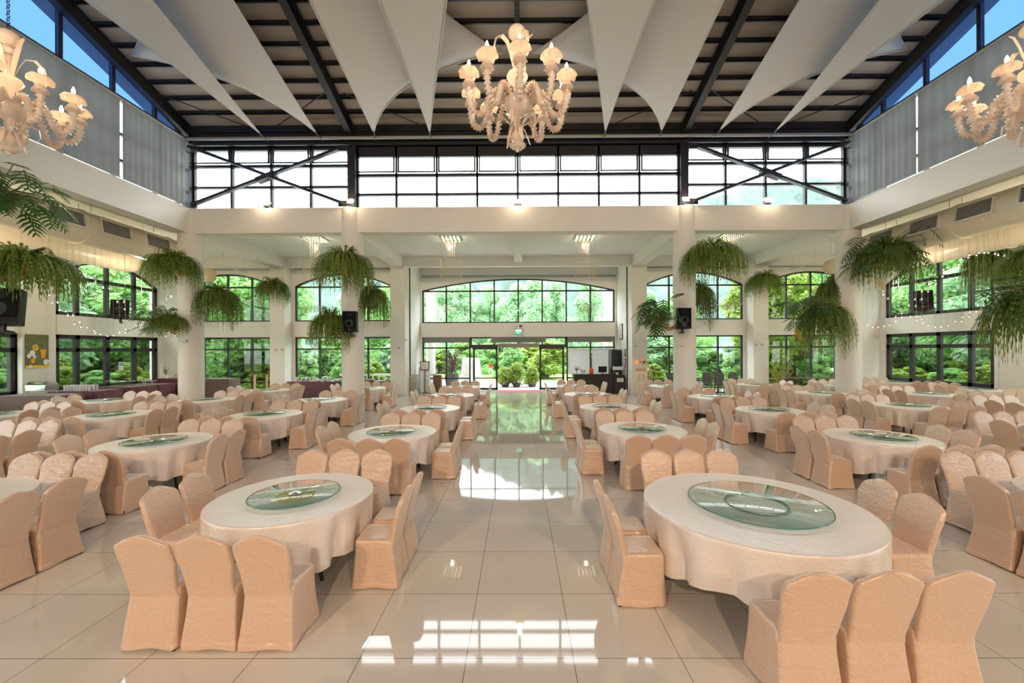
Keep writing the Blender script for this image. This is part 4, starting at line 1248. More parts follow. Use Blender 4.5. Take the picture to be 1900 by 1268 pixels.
MB().box(.004, .007, -.09, -.07, .09, .25).box(.004, .007, -.14, -.12, .17, .25).box(.004, .007, -.04, -.02, .17, .25).box(.004, .007, -.14, -.02, .155, .175).build('fork_mark', 'posterdark', po, False)
MB().add([(.004, .12, .10), (.004, .40, .10), (.004, .33, -.26), (.004, .19, -.26)], [(0,1,2,3)]).build('juice_glass', 'juice', po, False)
MB().add([(.004, -.30, -.28), (.004, -.10, -.28), (.004, -.14, -.46), (.004, -.26, -.46)], [(0,1,2,3)]).build('juice_cup', 'juice', po, False)
disc((.001, -.22, -.05), .12, 'china', 'white_flower', po); disc((.002, -.36, -.16), .09, 'china', 'white_flower', po); disc((.001, -.12, -.20), .07, 'china', 'white_flower', po)
disc((.001, .38, -.42), .12, 'china', 'white_bowl', po)
disc((.004, -.30, -.585), .06, 'china', 'seal', po)
po.scale = (1, .74, .92)
tag(po, 'drinks poster with orange juice and yellow band on the window pillar', 'poster')
for y, x, z, lab, s in ((18.75, -18.48, 1.62, 'white and blue paper notice on the side window behind the buffet', -1),):
    n = empty('paper_notice', (x, y, z)); MB().box(0, .004, -.12, .12, -.2, .2).build('sheet', 'paperw', n, False); MB().box(.004, .006, -.10, .10, .02, .16).build('print', 'bluepaper', n, False); tag(n, lab, 'notice')
w = at(722, 672, 20.75); n = empty('paper_notice', w); MB().box(-.10, .10, 0, .004, -.13, .13).build('sheet', 'paperw', n, False); MB().box(-.08, .08, -.002, 0, -.02, .1).build('print', 'bluepaper', n, False); tag(n, 'white paper notice on the window between inner column and entrance', 'notice')

# ------------------------------------------------------------------ entrance furniture
mt = MB(); mt.box(-1.15, 1.25, 21.9, 23.05, 0, .012); tag(mt.build('door_mat', 'redmat', smooth=False), 'red door mat on the floor at the open entrance', 'mat')
w = at(815, 700, 21.9)
lc = empty('lectern', (w.x - .1, 21.9, 0))
mb = MB(); mb.loft([[(-.24, -.2, 0), (.24, -.2, 0), (.24, .2, 0), (-.24, .2, 0)], [(-.20, -.17, .95), (.20, -.17, .95), (.20, .17, .95), (-.20, .17, .95)]]); mb.build('body', 'wood', lc, False)
mb = MB(); mb.beam((-.34, 0, .95), (.36, 0, 1.12), .5, .04); mb.build('reading_top', 'wood', lc, False)
tag(lc, 'dark brown wooden lectern by the entrance glazing', 'lectern')
w = at(788, 700, 21.3)
ms = empty('menu_stand', (w.x, 21.3, 0))
MB().tube([(0, 0, .05), (0, 0, 1.28)], .025, 8).build('post', 'wood', ms)
mb = MB()
for a in (0, pi/2, pi, 1.5*pi): mb.beam((0, 0, .10), (.28*cos(a), .28*sin(a), .015), .04, .03)
mb.build('base', 'wood', ms, False)
MB().box(-.24, .24, -.03, .0, 1.25, 1.72).build('frame', 'wood', ms, False); MB().box(-.19, .19, -.034, -.03, 1.30, 1.67).build('sheet', 'paperw', ms, False)
mk = MB()
for k in range(6): mk.box(-.13, .13 - .05*(k % 3), -.036, -.034, 1.35 + k*.048, 1.362 + k*.048)
mk.build('print', 'wood', ms, False)
tag(ms, 'wooden menu stand with a framed white sheet beside the lectern', 'sign stand')
w = at(768, 712, 20.9)
ap = empty('air_purifier', (w.x, 20.9, 0))
MB().box(-.17, .17, -.13, .13, .06, 1.03).build('housing', 'greyplastic', ap, False)
mk = MB()
for k in range(9): mk.box(-.13, .13, -.136, -.13, .2 + k*.05, .215 + k*.05)
mk.build('grille', 'ventdark', ap, False)
for a in (-.13, .13): MB().lathe([(.02, 0), (.03, .02), (.03, .06)], 8, (a, 0, 0)).build('caster', 'black', ap)
tag(ap, 'slim grey-beige air purifier on casters at the entrance pillar', 'air purifier')
ds = empty('draped_stand', (-5.15, 22.1, 0))
mb = MB(); rn = hsh(8); lp = []
for z, r in ((0.01, .36), (.3, .33), (.7, .30), (1.1, .29), (1.38, .27), (1.42, .2), (1.425, .02)):
    lp.append([((r + .025*sin(9*t + z))*cos(t), (r + .025*sin(9*t + z))*sin(t), z) for t in [2*pi*k/48 for k in range(48)]])
mb.loft(lp); mb.build('silver_drape', 'silver', ds)
tag(ds, 'tall stand wrapped in silvery fabric in the entrance corner', 'stand')
flowers((-5.15, 22.1, 1.43), 'redpetal', 'red poinsettia on top of the silver draped stand', n=26, R=.34, h=.22)
# exit sign, dome camera
es = empty('exit_sign', (0.0, YE - .34, 3.32))
MB().box(-.19, .19, -.05, .05, -.14, .14).build('case', 'greyplastic', es, False)
MB().box(-.17, .17, -.056, -.05, -.12, .0).build('green_face', 'greensign', es, False)
MB().box(-.17, .17, -.056, -.05, 0, .12).build('white_face', 'signwhite', es, False)
mk = MB(); mk.box(-.02, .02, -.059, -.056, -.06, -.02); mk.box(-.04, .06, -.059, -.056, -.075, -.06); mk.box(-.05, -.02, -.059, -.056, -.105, -.07); mk.box(.02, .05, -.059, -.056, -.10, -.075)
mk.build('running_figure', 'signwhite', es, False)
MB().tube([(0, 0, .14), (0, 0, .25)], .01, 6).build('hanger', 'chrome', es)
tag(es, 'small green lit exit sign over the entrance door', 'exit sign')
dc = empty('dome_camera', (.13, YE - .42, 3.70))
MB().lathe([(.10, .14), (.11, .0), (.10, -.04)], 20).build('housing', 'cctv', dc); MB().ball((0, 0, -.04), .085, 14, 8).build('dome', 'black', dc)
MB().box(-.03, .03, 0, .16, .06, .12).build('arm', 'cctv', dc, False)
tag(dc, 'white dome camera above the green exit sign', 'camera')
# reception counter
rc = empty('reception_counter', (4.35, 21.5, 0))
MB().box(-1.45, 1.2, -.30, .30, 0, .95).build('front_panel', 'counter', rc, False)
MB().box(-1.5, .62, -.36, .34, .95, 1.0).build('worktop', 'counter', rc, False)
MB().box(.62, 1.22, -.42, .34, .80, .86).box(.62, 1.2, -.40, -.30, 0, .80).build('side_shelf', 'counter', rc, False)
tag(rc, 'dark brown reception counter beside the entrance', 'counter')
pn = empty('paper_notice', (5.28, 21.085, .70)); MB().box(-.17, .17, 0, .004, -.10, .12).build('sheet', 'paperw', pn, False)
mk = MB()
for k in range(4): mk.box(-.12, .10 - .03*(k % 2), -.002, 0, -.06 + k*.042, -.048 + k*.042)
mk.build('print', 'wood', pn, False); tag(pn, 'white paper notice stuck to the dark counter front', 'notice')
flowers((3.05, 21.4, 1.0), 'pinkpetal', 'pink flowers in a vase at the aisle end of the counter', n=22, R=.2, h=.42)
flowers((3.42, 21.5, 1.0), 'redpetal', 'low red and white flowers on the counter beside the orange vase', n=14, R=.16, h=.22)
ov = MB().lathe([(.08, 0), (.12, .06), (.13, .18), (.08, .30), (.05, .34), (.04, .34)], 20).build('orange_vase', 'orange'); ov.location = (3.85, 21.45, 1.0); tag(ov, 'glowing orange vase on the dark counter', 'vase')
mo = empty('monitor', (4.45, 21.5, 1.0))
MB().box(-.22, .22, -.03, .03, .08, .40).build('screen', 'black', mo, False); MB().box(-.10, .10, -.08, .08, 0, .015).box(-.02, .02, .0, .03, .01, .2).build('stand', 'black', mo, False)
tag(mo, 'black monitor on the counter between orange vase and coffee machine', 'monitor')
cm = empty('coffee_machine', (5.25, 21.4, .86))
MB().box(-.22, .22, -.18, .2, 0, .06).build('drip_tray', 'blackmetal', cm, False); MB().box(-.22, .22, .04, .2, .06, .5).build('body', 'blackmetal', cm, False)
MB().box(-.24, .24, -.18, .2, .36, .54).build('head', 'chrome', cm, False); MB().lathe([(.09, 0), (.10, .16), (.06, .2)], 16, (-.08, -.06, .06)).build('jug', 'chrome', cm)
tag(cm, 'steel and black coffee machine at the pillar end of the counter', 'coffee machine')
sb = MB(); sb.lathe([(.06, 0), (.07, .2), (.05, .24), (.05, .30), (.06, .31)], 16); sbo = sb.build('glass_jar', 'wood'); sbo.location = (4.86, 21.5, 1.0); tag(sbo, 'brown jar on the counter beside the coffee machine', 'jar')
dcab = empty('display_cabinet', (5.33, 22.4, 0))
MB().box(-.26, .26, -.42, .42, 0, 2.28).build('body', 'counter', dcab, False)
for k in range(2): MB().box(-.29, -.26, -.40 + .41*k, -.01 + .41*k, .1, 2.2).build('glass_door', 'carglass', dcab, False)
MB().box(-.25, .25, -.45, -.42, .9, 2.2).build('side_glass', 'carglass', dcab, False)
tag(dcab, 'tall dark glass-fronted cabinet behind the counter', 'cabinet')
def picture(x, y, z, w, h, label, face='X'):
    p = empty('framed_picture', (x, y, z))
    MB().box(-.03, 0, -w/2, w/2, -h/2, h/2).build('frame', 'wood', p, False); MB().box(-.034, -.03, -w/2 + .05, w/2 - .05, -h/2 + .05, h/2 - .05).build('print', 'picture', p, False)
    tag(p, label, 'picture')
picture(5.59, 22.0, 3.26, .55, .85, 'framed ink picture high on the wall above the counter')
picture(5.59, 21.3, 2.1, .3, .4, 'small framed picture beside the dark cabinet, upper of two')
picture(5.59, 21.3, 1.6, .3, .4, 'small framed picture beside the dark cabinet, lower of two')
# fire hydrant panel on the pillar
fp = empty('hydrant_cabinet', (6.0, 20.09, 0))
MB().box(-.34, .34, -.12, 0, .15, 1.92).build('cabinet_body', 'cream', fp, False)
MB().box(-.30, .30, -.13, -.12, .20, 1.48).build('cabinet_door', 'cream', fp, False)
for x_, z_ in ((-.20, 1.66), (.18, 1.66)):
    mb = MB(); mb.lathe([(.075, 0), (.07, .03), (.02, .05)], 18); mb.xf(Matrix.Translation((x_, -.12, z_)) @ Matrix.Rotation(pi/2, 4, 'X')); mb.build('alarm_lamp' if x_ < 0 else 'alarm_bell', 'redlamp' if x_ < 0 else 'red', fp)
MB().box(-.05, .03, -.125, -.12, 1.64, 1.70).build('call_point', 'red', fp, False)
def text_obj(s, size, m, parent, loc, rot=(pi/2, 0, 0)):
    cu = bpy.data.curves.new('lettering', 'FONT'); cu.body = s; cu.size = size; cu.align_x = 'CENTER'; cu.extrude = .001
    o = bpy.data.objects.new('lettering', cu); COL.objects.link(o)
    dg = bpy.context.evaluated_depsgraph_get(); me = bpy.data.meshes.new_from_object(o.evaluated_get(dg)); bpy.data.objects.remove(o)
    o = bpy.data.objects.new('lettering', me); COL.objects.link(o); me.materials.clear(); me.materials.append(M[m]); o.parent = parent; o.location = loc; o.rotation_euler = rot
    return o
text_obj('消防栓', .17, 'red', fp, (0, -.133, 1.22))
mk = MB()
for k in range(7): mk.box(-.16, .02 - .03*(k % 3), -.133, -.13, .74 + k*.05, .757 + k*.05)
for k in range(7): mk.box(.08, .20 - .03*(k % 2), -.133, -.13, .74 + k*.05, .757 + k*.05)
mk.build('small_print', 'redlamp' if False else 'terra', fp, False)
tag(fp, 'cream fire hydrant cabinet with red lamps on the entrance pillar', 'fire cabinet')
# extinguisher near the crockery pillar
fe = empty('fire_extinguisher', (at(718, 715, 20.5).x, 20.5, 0))
MB().lathe([(.075, .02), (.08, .05), (.08, .40), (.05, .47), (.025, .49)], 18).build('cylinder', 'red', fe); MB().box(-.02, .06, -.02, .02, .49, .54).build('valve', 'black', fe, False); MB().tube([(.02, 0, .5), (.10, 0, .45), (.10, 0, .2)], .012, 6).build('hose', 'black', fe)
tag(fe, 'red fire extinguisher on the floor at the window by the inner column', 'fire extinguisher')
# stacks of grey chairs
def grey_chair():
    c = empty('stacking_chair')
    for x in (-.21, .21):
        MB().tube([(x, -.24, 0), (x*.95, .0, .44), (x*.95, .20, .46), (x*1.05, .24, 0)], .013, 6).build('leg', 'greychair', c)
    MB().box(-.21, .21, -.20, .21, .44, .48).build('seat', 'greyseat', c, False)
    mb = MB(); mb.tube([(-.20, .20, .46), (-.20, .28, .86), (.20, .28, .86), (.20, .20, .46)], .013, 6); mb.build('back_frame', 'greychair', c)
    mb = MB(); mb.loft([[(-.18, .245, .62), (.18, .245, .62), (.18, .26, .62), (-.18, .26, .62)], [(-.18, .275, .84), (.18, .275, .84), (.18, .29, .84), (-.18, .29, .84)]]); mb.build('backrest', 'greyseat', c, False)
    return c
gsrc = grey_chair(); gf = True
for sx_, nm in ((1243, 'hidden half behind the inner column'), (1307, 'nearest the inner column'), (1330, 'in the middle'), (1355, 'nearest the pillar')):
    nm = nm.replace('nearest', 'next to')
    for k in range(4):
        o = gsrc if gf else copy_tree(gsrc); gf = False
        o.location = (at(sx_, 700, 19.4).x, 19.4 + .03*k, .115*k); o.rotation_euler.z = pi
        tag(o, 'grey metal stacking chair, %s of the stack %s' % (['lowest', 'second', 'third', 'topmost'][k], nm), 'chair', 'stacked grey chairs')
# leaning orange things and dry branches
fb = empty('folded_barrier', (at(1206, 700, 20.5).x, 20.55, 0))
MB().tube([(-.12, 0, 0), (0, 0, 1.45)], .03, 6).tube([(.16, -.05, 0), (.02, 0, 1.42)], .03, 6).build('post', 'bamboo', fb); MB().beam((-.1, -.04, .35), (.12, -.06, .4), .05, .04).build('crossbar', 'orange', fb)
tag(fb, 'leaning light wooden easel at the window beside the fire cabinet', 'easel')
dbp = empty('dry_branches', (at(1440, 720, 19.6).x + .2, 19.6, 0))
MB().lathe([(.12, 0), (.17, .2), (.13, .42), (.15, .46), (.12, .46)], 18).build('vase', 'urn', dbp)
br = MB(); bd = MB(); rn = hsh(3)
for k in range(22):
    a = rn.uniform(0, 6.28); r = rn.uniform(.2, .75); h = rn.uniform(.9, 2.35)
    tip = Vector((r*cos(a), r*sin(a)*.4, h)); mid = tip*.5 + Vector((rn.uniform(-.1, .1), 0, .25))
    br.tube([(0, 0, .4), mid, tip], [.008, .006, .003], 4)
    for j in range(16):
        c = mid.lerp(tip, rn.random()) + Vector((rn.uniform(-.07, .07), rn.uniform(-.05, .05), rn.uniform(-.07, .07)))
        bd.add([c, c + Vector((.03, 0, .015)), c + Vector((.04, 0, .04)), c + Vector((.0, .01, .03))], [(0,1,2,3)])
br.build('branch', 'bamboo', dbp); bd.build('blossom', 'leafC', dbp, False)
tag(dbp, 'tall vase of dry blossoming branches at the back windows, counter side', 'branches')
hr = empty('hand_rail', (at(1510, 704, 20.3).x, 20.2, 0))
MB().box(-1.7, 1.7, -.03, .03, .82, .88).build('top_rail', 'brass', hr, False)
for a in (-1.6, 0, 1.6): MB().tube([(a, 0, 0), (a, 0, .83)], .02, 8).build('post', 'dark', hr)
tag(hr, 'brown rail along the back windows near the outer column, counter side', 'rail')
# small fittings on columns and pillars
def cctv(x, y, z, rz, label):
    c = empty('security_camera', (x, y, z), rz)
    MB().lathe([(.05, 0), (.045, .03)], 12).xf(Matrix.Rotation(pi/2, 4, 'X')).build('base', 'cctv', c)
    MB().tube([(0, -.02, 0), (0, -.10, -.02)], .014, 6).build('arm', 'cctv', c)
    MB().tube([(-.08, -.16, -.04), (.12, -.12, -.01)], .035, 10).build('housing', 'cctv', c); MB().tube([(.12, -.12, -.01), (.125, -.119, -.009)], .028, 10).build('lens', 'black', c)
    tag(c, label, 'camera')
w = at(343, 630, 14.46); cctv(w.x, 14.47, w.z, 0, 'small white camera on the outer column, buffet side')
w = at(1260, 640, 14.46); cctv(w.x, 14.47, w.z, 0, 'small white camera on the inner column below the loudspeaker, counter side')
w = at(756, 630, 20.09); cctv(w.x - .1, 20.09, w.z, 0, 'small white camera on the entrance pillar, buffet side')
w = at(1622, 630, 20.7); cctv(w.x, 20.77, w.z, 0, 'small white camera in the corner beyond the outer column, counter side')
def sensor(px, py, label):
    w = at(px, py, 20.09)
    s = empty('wall_lamp', (w.x, 20.098, w.z)); mb = MB(); mb.lathe([(.075, 0), (.07, .03), (.045, .05), (.01, .055)], 18); mb.xf(Matrix.Rotation(pi/2, 4, 'X')); mb.build('cover', 'cctv', s)
    mb = MB(); mb.lathe([(.03, .05), (.025, .075), (.005, .08)], 12); mb.xf(Matrix.Rotation(pi/2, 4, 'X')); mb.build('lens', 'bamboo', s)
    tag(s, label, 'emergency lamp', 'round emergency lamps on the pillars')
sensor(510, 647, 'round emergency lamp on the outer window pillar, buffet side, outward one')
sensor(522, 647, 'round emergency lamp on the outer window pillar, buffet side, inward one')
sensor(739, 645, 'round emergency lamp on the entrance pillar, buffet side')
sensor(1179, 643, 'round emergency lamp on the entrance pillar, counter side, above the fire cabinet')
sensor(1402, 642, 'round emergency lamp on the outer window pillar, counter side, inward one')
sensor(1413, 642, 'round emergency lamp on the outer window pillar, counter side, outward one')

# ------------------------------------------------------------------ outdoors
tag(MB().box(-120, 120, 23.4, 130, -.25, -.06).build('lawn', 'lawn', smooth=False), kind='structure')
tag(MB().box(-60, -19.2, -30, 23.4, -.25, -.06).build('lawn', 'lawn', smooth=False), kind='structure')
tag(MB().box(19.2, 60, -30, 23.4, -.25, -.06).build('lawn', 'lawn', smooth=False), kind='structure')
tag(MB().box(-7, 7, 23.3, 30.5, -.2, -.02).build('terrace_path', 'pave', smooth=False), kind='structure')
tag(MB().box(20.0, 30, 12, 30, -.2, -.03).build('parking_path', 'pave', smooth=False), kind='structure')
# wooded hill behind
def hill_h(x):
    t = x / 150
    return 150 * (.29 + .06*sin(x*.021 + 1) + .03*sin(x*.06) + .17 / (1 + math.exp(-(x - 68)/8)) + .07 / (1 + math.exp((x + 80)/12)))
mb = MB(); lp = []; rn = hsh(4)
NX = 200
for j in range(14):
    t = j / 13; y = 95 + 75*t
    lp.append([(-260 + 520*i/NX, y + rn.uniform(-1.2, 1.2), max(-1, hill_h(-260 + 520*i/NX) * sin(t*pi/2) ** 1.1 + (rn.uniform(-2.6, 2.6) if j else -1))) for i in range(NX + 1)])
mb.loft(lp, False, False); tag(mb.build('hill', 'hill', smooth=True, angle=180), kind='structure')

def crown_mb(seed, n, H, R, base, leaf, shape='round'):
    rn = hsh(seed); mb = MB(); nb = 30 if shape == 'round' else 22
    blobs = []
    for k in range(nb):
        t = (k + rn.random()) / nb
        if shape == 'tall': rr = R * (1 - t) ** .8 + .12*R; z = base + (H - base) * t
        elif shape == 'bush': rr = R * sqrt(max(.05, 1 - t*t)); z = base + (H - base) * t * .8
        else: rr = R * sin(pi * (.18 + .74*t)) ; z = base + (H - base) * (.12 + .8*t)
        a = rn.uniform(0, 6.28); q = rr * rn.uniform(.3, .8)
        blobs.append((Vector((q*cos(a), q*sin(a), z)), max(.3, R * rn.uniform(.32, .5) * (.6 + .4*(1-t)))))
    for k in range(n):
        c, r = blobs[rn.randrange(nb)]
        d = Vector((rn.gauss(0, 1), rn.gauss(0, 1), rn.gauss(0, .8))).normalized()
        p = c + d * r * rn.uniform(.55, 1.05)
        if p.z < .03: continue
        nrm = (d + Vector((rn.uniform(-.7, .7), rn.uniform(-.7, .7), rn.uniform(0, .9)))).normalized()
        a = nrm.cross(Vector((rn.uniform(-1, 1), rn.uniform(-1, 1), rn.uniform(-1, 1)))).normalized(); b = nrm.cross(a)
        L = leaf * rn.uniform(.6, 1.3); w = L * .5
        mb.add([p - a*L, p + b*w, p + a*L - nrm*L*.25, p - b*w], [(0, 1, 2, 3)])
    return mb, blobs
TM = {}
def tree(x, y, H, R, m, label, cat='tree', base=1.2, shape='round', n=9500, leaf=.17, var=0, group=None, rz=0, name=None):
    key = (shape, m, var)
    t = empty(name or ('tree' if cat == 'tree' else 'shrub'), (x, y, -.06), rz)
    if key not in TM:
        mb, blobs = crown_mb(len(TM) * 3 + 11, n, 1.0 * 8, 2.4, 8*(.0 if shape == 'bush' else base/H), leaf * 8 / max(H, 3) if shape != 'bush' else .26, shape)
        tr = MB(); top = 8 * .8
        tr.tube([(0, 0, -.2), (.05, 0, 2), (-.05, .05, 4), (0, 0, top)], [.20, .15, .11, .03], 8)
        for c, r in blobs[:9]:
            z0 = max(.6, c.z * .65); tr.tube([(0, 0, z0), Vector((c.x*.5, c.y*.5, (z0 + c.z)/2)), c], [.07, .045, .015], 5)
        TM[key] = (mb, tr, m)
        fo = mb.build('foliage', m, t, False); tk = tr.build('trunk', 'bark', t)
        TM[key] = (fo.data, tk.data)
    else:
        for nm, me in zip(('foliage', 'trunk'), TM[key]):
            o = bpy.data.objects.new(nm, me); COL.objects.link(o); o.parent = t
    t.scale = (R / 2.4, R / 2.4, H / 8)
    tag(t, label, cat, group)
    return t
rn = hsh(21)
def grp(where): return 'trees outside, ' + where
for sg, side in ((-1, 'buffet'), (1, 'counter')):
    g = 'trees outside the %s side windows' % side
    lab = 'leafy tree outside the side windows, %s side' % side
    yy = 12.5; k = 0
    while yy < 27:
        tree(sg * (23.6 + rn.uniform(-.6, 1.2)), yy, rn.uniform(7.5, 9.5), rn.uniform(2.2, 2.8), ['leafA', 'leafB', 'leafA', 'leafD'][k % 4], lab, group=g, var=k % 2, rz=rn.uniform(0, 6)); yy += 2.6; k += 1
    yy = 10
    while yy < 32:
        tree(sg * (28.5 + rn.uniform(-1, 1)), yy, rn.uniform(9, 11.5), rn.uniform(2.8, 3.4), ['leafB', 'leafA', 'leafD'][k % 3], 'tall back-row tree outside the side windows, %s side' % side, group='back-row ' + g, var=k % 2, rz=rn.uniform(0, 6)); yy += 3.3; k += 1
    yy = 14.5
    while yy < 24:
        tree(sg * 21.2, yy, rn.uniform(1.6, 2.6), rn.uniform(1.0, 1.4), 'leafC' if k % 2 else 'leafA', 'low bright shrub under the side windows, %s side' % side, 'shrub', shape='bush', group='shrubs outside the %s side windows' % side, n=5000, rz=rn.uniform(0, 6), name='shrub'); yy += 1.9; k += 1
for k in range(7):    # corner and back left / right
    for sg, side in ((-1, 'buffet'), (1, 'counter')):
        x = sg * (8.2 + k * 2.5); far = k < 3
        m = (['leafD', 'leafA', 'leafD', 'leafB', 'leafA', 'leafB', 'leafA'] if sg < 0 else ['leafD', 'leafD', 'leafA', 'leafC', 'leafC', 'leafA', 'leafB'])[k]
        tree(x + rn.uniform(-.4, .4), (33 if far else 26.8) + rn.uniform(-.8, .8), (rn.uniform(7.0, 8.2) if far else rn.uniform(8.0, 9.5)), rn.uniform(2.2, 2.8), m, 'leafy tree outside the arched back windows, %s side' % side, group='trees outside the back windows, %s side' % side, var=k % 2, rz=rn.uniform(0, 6))
        tree(x + rn.uniform(-.5, .5) + sg*.6, 25.6 + rn.uniform(0, 1.2), rn.uniform(1.5, 2.6), rn.uniform(1.0, 1.5), 'leafC' if k % 3 == 0 else 'leafA', 'low garden shrub outside the arched back windows, %s side' % side, 'shrub', shape='bush', group='garden shrubs, %s side' % side, n=5000, rz=rn.uniform(0, 6), name='shrub')
for sg, side in ((-1, 'buffet'), (1, 'counter')):
    for k in range(8):
        tree(sg * (7.4 + 2.1*k) + rn.uniform(-.4, .4), 29.5 + rn.uniform(-.8, .8), rn.uniform(2.8, 4.2), rn.uniform(1.6, 2.1), ['leafA', 'leafD', 'leafB'][k % 3], 'shoulder-high dense bush further out from the back windows, %s side' % side, 'shrub', shape='bush', group='dense bushes, %s side' % side, n=5000, rz=rn.uniform(0, 6), name='shrub')
        tree(sg * (25.4 + rn.uniform(-.6, .6)), 11 + 2.2*k, rn.uniform(2.8, 4.2), rn.uniform(1.7, 2.2), ['leafB', 'leafA', 'leafC'][k % 3], 'dense bush between the trees outside the side windows, %s side' % side, 'shrub', shape='bush', group='dense side bushes, %s side' % side, n=5000, rz=rn.uniform(0, 6), name='shrub')
x = -14.0; k = 0
while x < 14.5:       # slender trees beyond the lawn
    tree(x + rn.uniform(-.6, .6), 46 + rn.uniform(-2, 3), rn.uniform(8.8, 10.6), rn.uniform(2.6, 3.4), 'leafD', 'slender pale green tree beyond the lawn, seen through the entrance arch', shape='tall', base=.4, group='slender trees beyond the lawn', var=k % 2, rz=rn.uniform(0, 6), n=9500); x += 2.7; k += 1
x = -11
while x < 12:
    tree(x, 41 + rn.uniform(-1, 1.5), rn.uniform(3.0, 4.6), rn.uniform(2.0, 2.6), 'leafC' if k % 3 == 0 else 'leafA', 'broad bush at the far edge of the lawn', 'shrub', shape='bush', group='broad bushes beyond the lawn', n=5000, rz=rn.uniform(0, 6), name='shrub'); x += 3.0; k += 1
tree(2.3, 33, 3.6, 2.2, 'leafC', 'wide lime green weeping bush on the lawn straight beyond the door', 'shrub', shape='bush', n=5000, var=0, name='shrub')
tree(-.6, 34, 3.4, 1.6, 'leafB', 'darker bush on the lawn beyond the potted hydrangeas', 'shrub', shape='bush', n=5000, name='shrub')
# potted bushes at the door
for px, r, h, lab in ((937, .45, 1.2, 'bush in a dark pot outside the door, on the urn side of three'), (958, .66, 1.6, 'largest flowering bush in a dark pot, middle of three outside the door'), (987, .45, 1.25, 'bush in a dark pot outside the door, on the counter side of three')):
    X0 = at(px, 700, 25.4).x
    p = empty('potted_bush', (X0, 25.4, -.02))
    MB().lathe([(.20, 0), (.30, .22), (.31, .26), (.28, .26), (.24, .18), (.05, .18)], 22).build('pot', 'urn', p)
    mb, bl = crown_mb(px, 1500, h, r, .35, .085, 'bush'); mb.build('foliage', 'leafC', p, False)
    st = MB(); 
    for k in range(5): st.tube([(0, 0, .18), (.3*r*cos(k*1.3), .3*r*sin(k*1.3), .5), (.6*r*cos(k*1.3), .6*r*sin(k*1.3), .8*h)], .015, 5)
    st.build('stem', 'bark', p)
    fl = MB(); rr = hsh(px)
    for k in range(26):
        c, q = bl[rr.randrange(len(bl))]; c = c + Vector((rr.gauss(0, 1), -abs(rr.gauss(0, 1)), rr.gauss(0, 1))).normalized() * q * 1.05
        for j in range(5):
            t = j*1.257; fl.add([c, c + Vector((.03*cos(t), -.01, .03*sin(t))), c + Vector((.05*cos(t + .4), -.015, .05*sin(t + .4)))], [(0, 1, 2)])
    fl.build('blossom', 'pinkpetal', p, False)
    tag(p, lab, 'potted plant')
# urn with cordyline, draped table, signs on the lawn, balustrade, car
u = empty('garden_urn', (at(838, 700, 25.2).x, 25.2, -.02))
MB().lathe([(.26, 0), (.38, .25), (.44, .60), (.42, .78), (.46, .82), (.40, .82), (.36, .7), (.05, .68)], 28).build('urn_pot', 'urn', u)
lv = MB(); rn2 = hsh(6)
for k in range(110):
    a = rn2.uniform(0, 6.28); z0 = .8 + rn2.uniform(0, 1.2); r = rn2.uniform(.35, .75); e = rn2.uniform(-.1, .5)
    b0 = Vector((.12*cos(a), .12*sin(a), z0)); leaf_strip([b0, b0 + Vector((r*.5*cos(a), r*.5*sin(a), .2 + e*.5)), b0 + Vector((r*cos(a), r*sin(a), e))], .05, lv)
lv.build('leaf', 'leafP', u); MB().tube([(0, 0, .68), (.05, 0, 1.4), (0, .05, 2.0)], [.05, .04, .02], 6).build('stem', 'bark', u)
tag(u, 'big slate grey urn with a dark red-green cordyline outside the glass', 'urn')
dt = empty('draped_table', (at(874, 700, 26.5).x, 26.5, -.02))
lp = []
for z, r in ((0.0, .95), (.4, .86), (.9, .78), (1.5, .70), (1.75, .66), (1.80, .6), (1.81, .02)):
    lp.append([((r + .05*sin(11*t + 2*z))*(cos(t))*.8, (r + .05*sin(11*t + 2*z))*sin(t)*.6, z) for t in [2*pi*k/60 for k in range(60)]])
MB().loft(lp).build('white_drape', 'china', dt); tag(dt, 'white cloth-covered stand on the terrace beside the urn', 'covered stand')
gs = empty('garden_sign', (at(910, 670, 33).x, 33, -.06)); MB().box(-.14, .14, -.02, .02, .9, 1.25).build('red_board', 'red', gs, False)
for a in (-.1, .1): MB().box(a - .02, a + .02, -.02, .02, 0, .9).build('post', 'china', gs, False)
tag(gs, 'small red sign board on the lawn seen through the sliding door leaf', 'sign')
bl = empty('balustrade', (at(708, 700, 26).x, 24.9, -.06))
MB().box(-2.2, 2.2, -.12, .12, .80, .92).box(-2.2, 2.2, -.12, .12, 0, .14).build('rail', 'stone', bl, False)
for k in range(12): MB().lathe([(.06, .14), (.09, .3), (.045, .55), (.06, .72), (.07, .80)], 12, (-2.0 + k*.364, 0, 0)).build('baluster', 'stone', bl)
tag(bl, 'pale stone balustrade in the garden behind the inner column, buffet side', 'balustrade')
for s_, px in ((-1, 799), (1, 1128)):
    c = MB().lathe([(.30, -.05), (.30, 6.6)], 24).build('portico_column', 'stone'); c.location = (at(px, 600, 26.0).x, 26.0, 0); c['kind'] = 'structure'
car = empty('car', (24.9, 21.6, -.03), .25)
def slab(mb, prof, hw):   # side profile (y,z) swept across the width
    mb.loft([[(-hw, y, z) for y, z in prof], [(hw, y, z) for y, z in prof]])
mb = MB(); slab(mb, [(-2.1, .32), (2.15, .32), (2.2, .62), (2.05, .82), (1.0, .92), (-1.6, .98), (-2.15, .90), (-2.2, .55)], .86); mb.build('body', 'carwhite', car, False)
mb = MB(); slab(mb, [(-1.75, .95), (.95, .90), (.25, 1.42), (-1.25, 1.46)], .74); cab = mb.build('cabin', 'carwhite', car, False)
mb = MB(); slab(mb, [(-1.55, 1.0), (.72, .98), (.20, 1.34), (-1.18, 1.36)], .75); mb.build('side_window', 'carglass', cab, False)
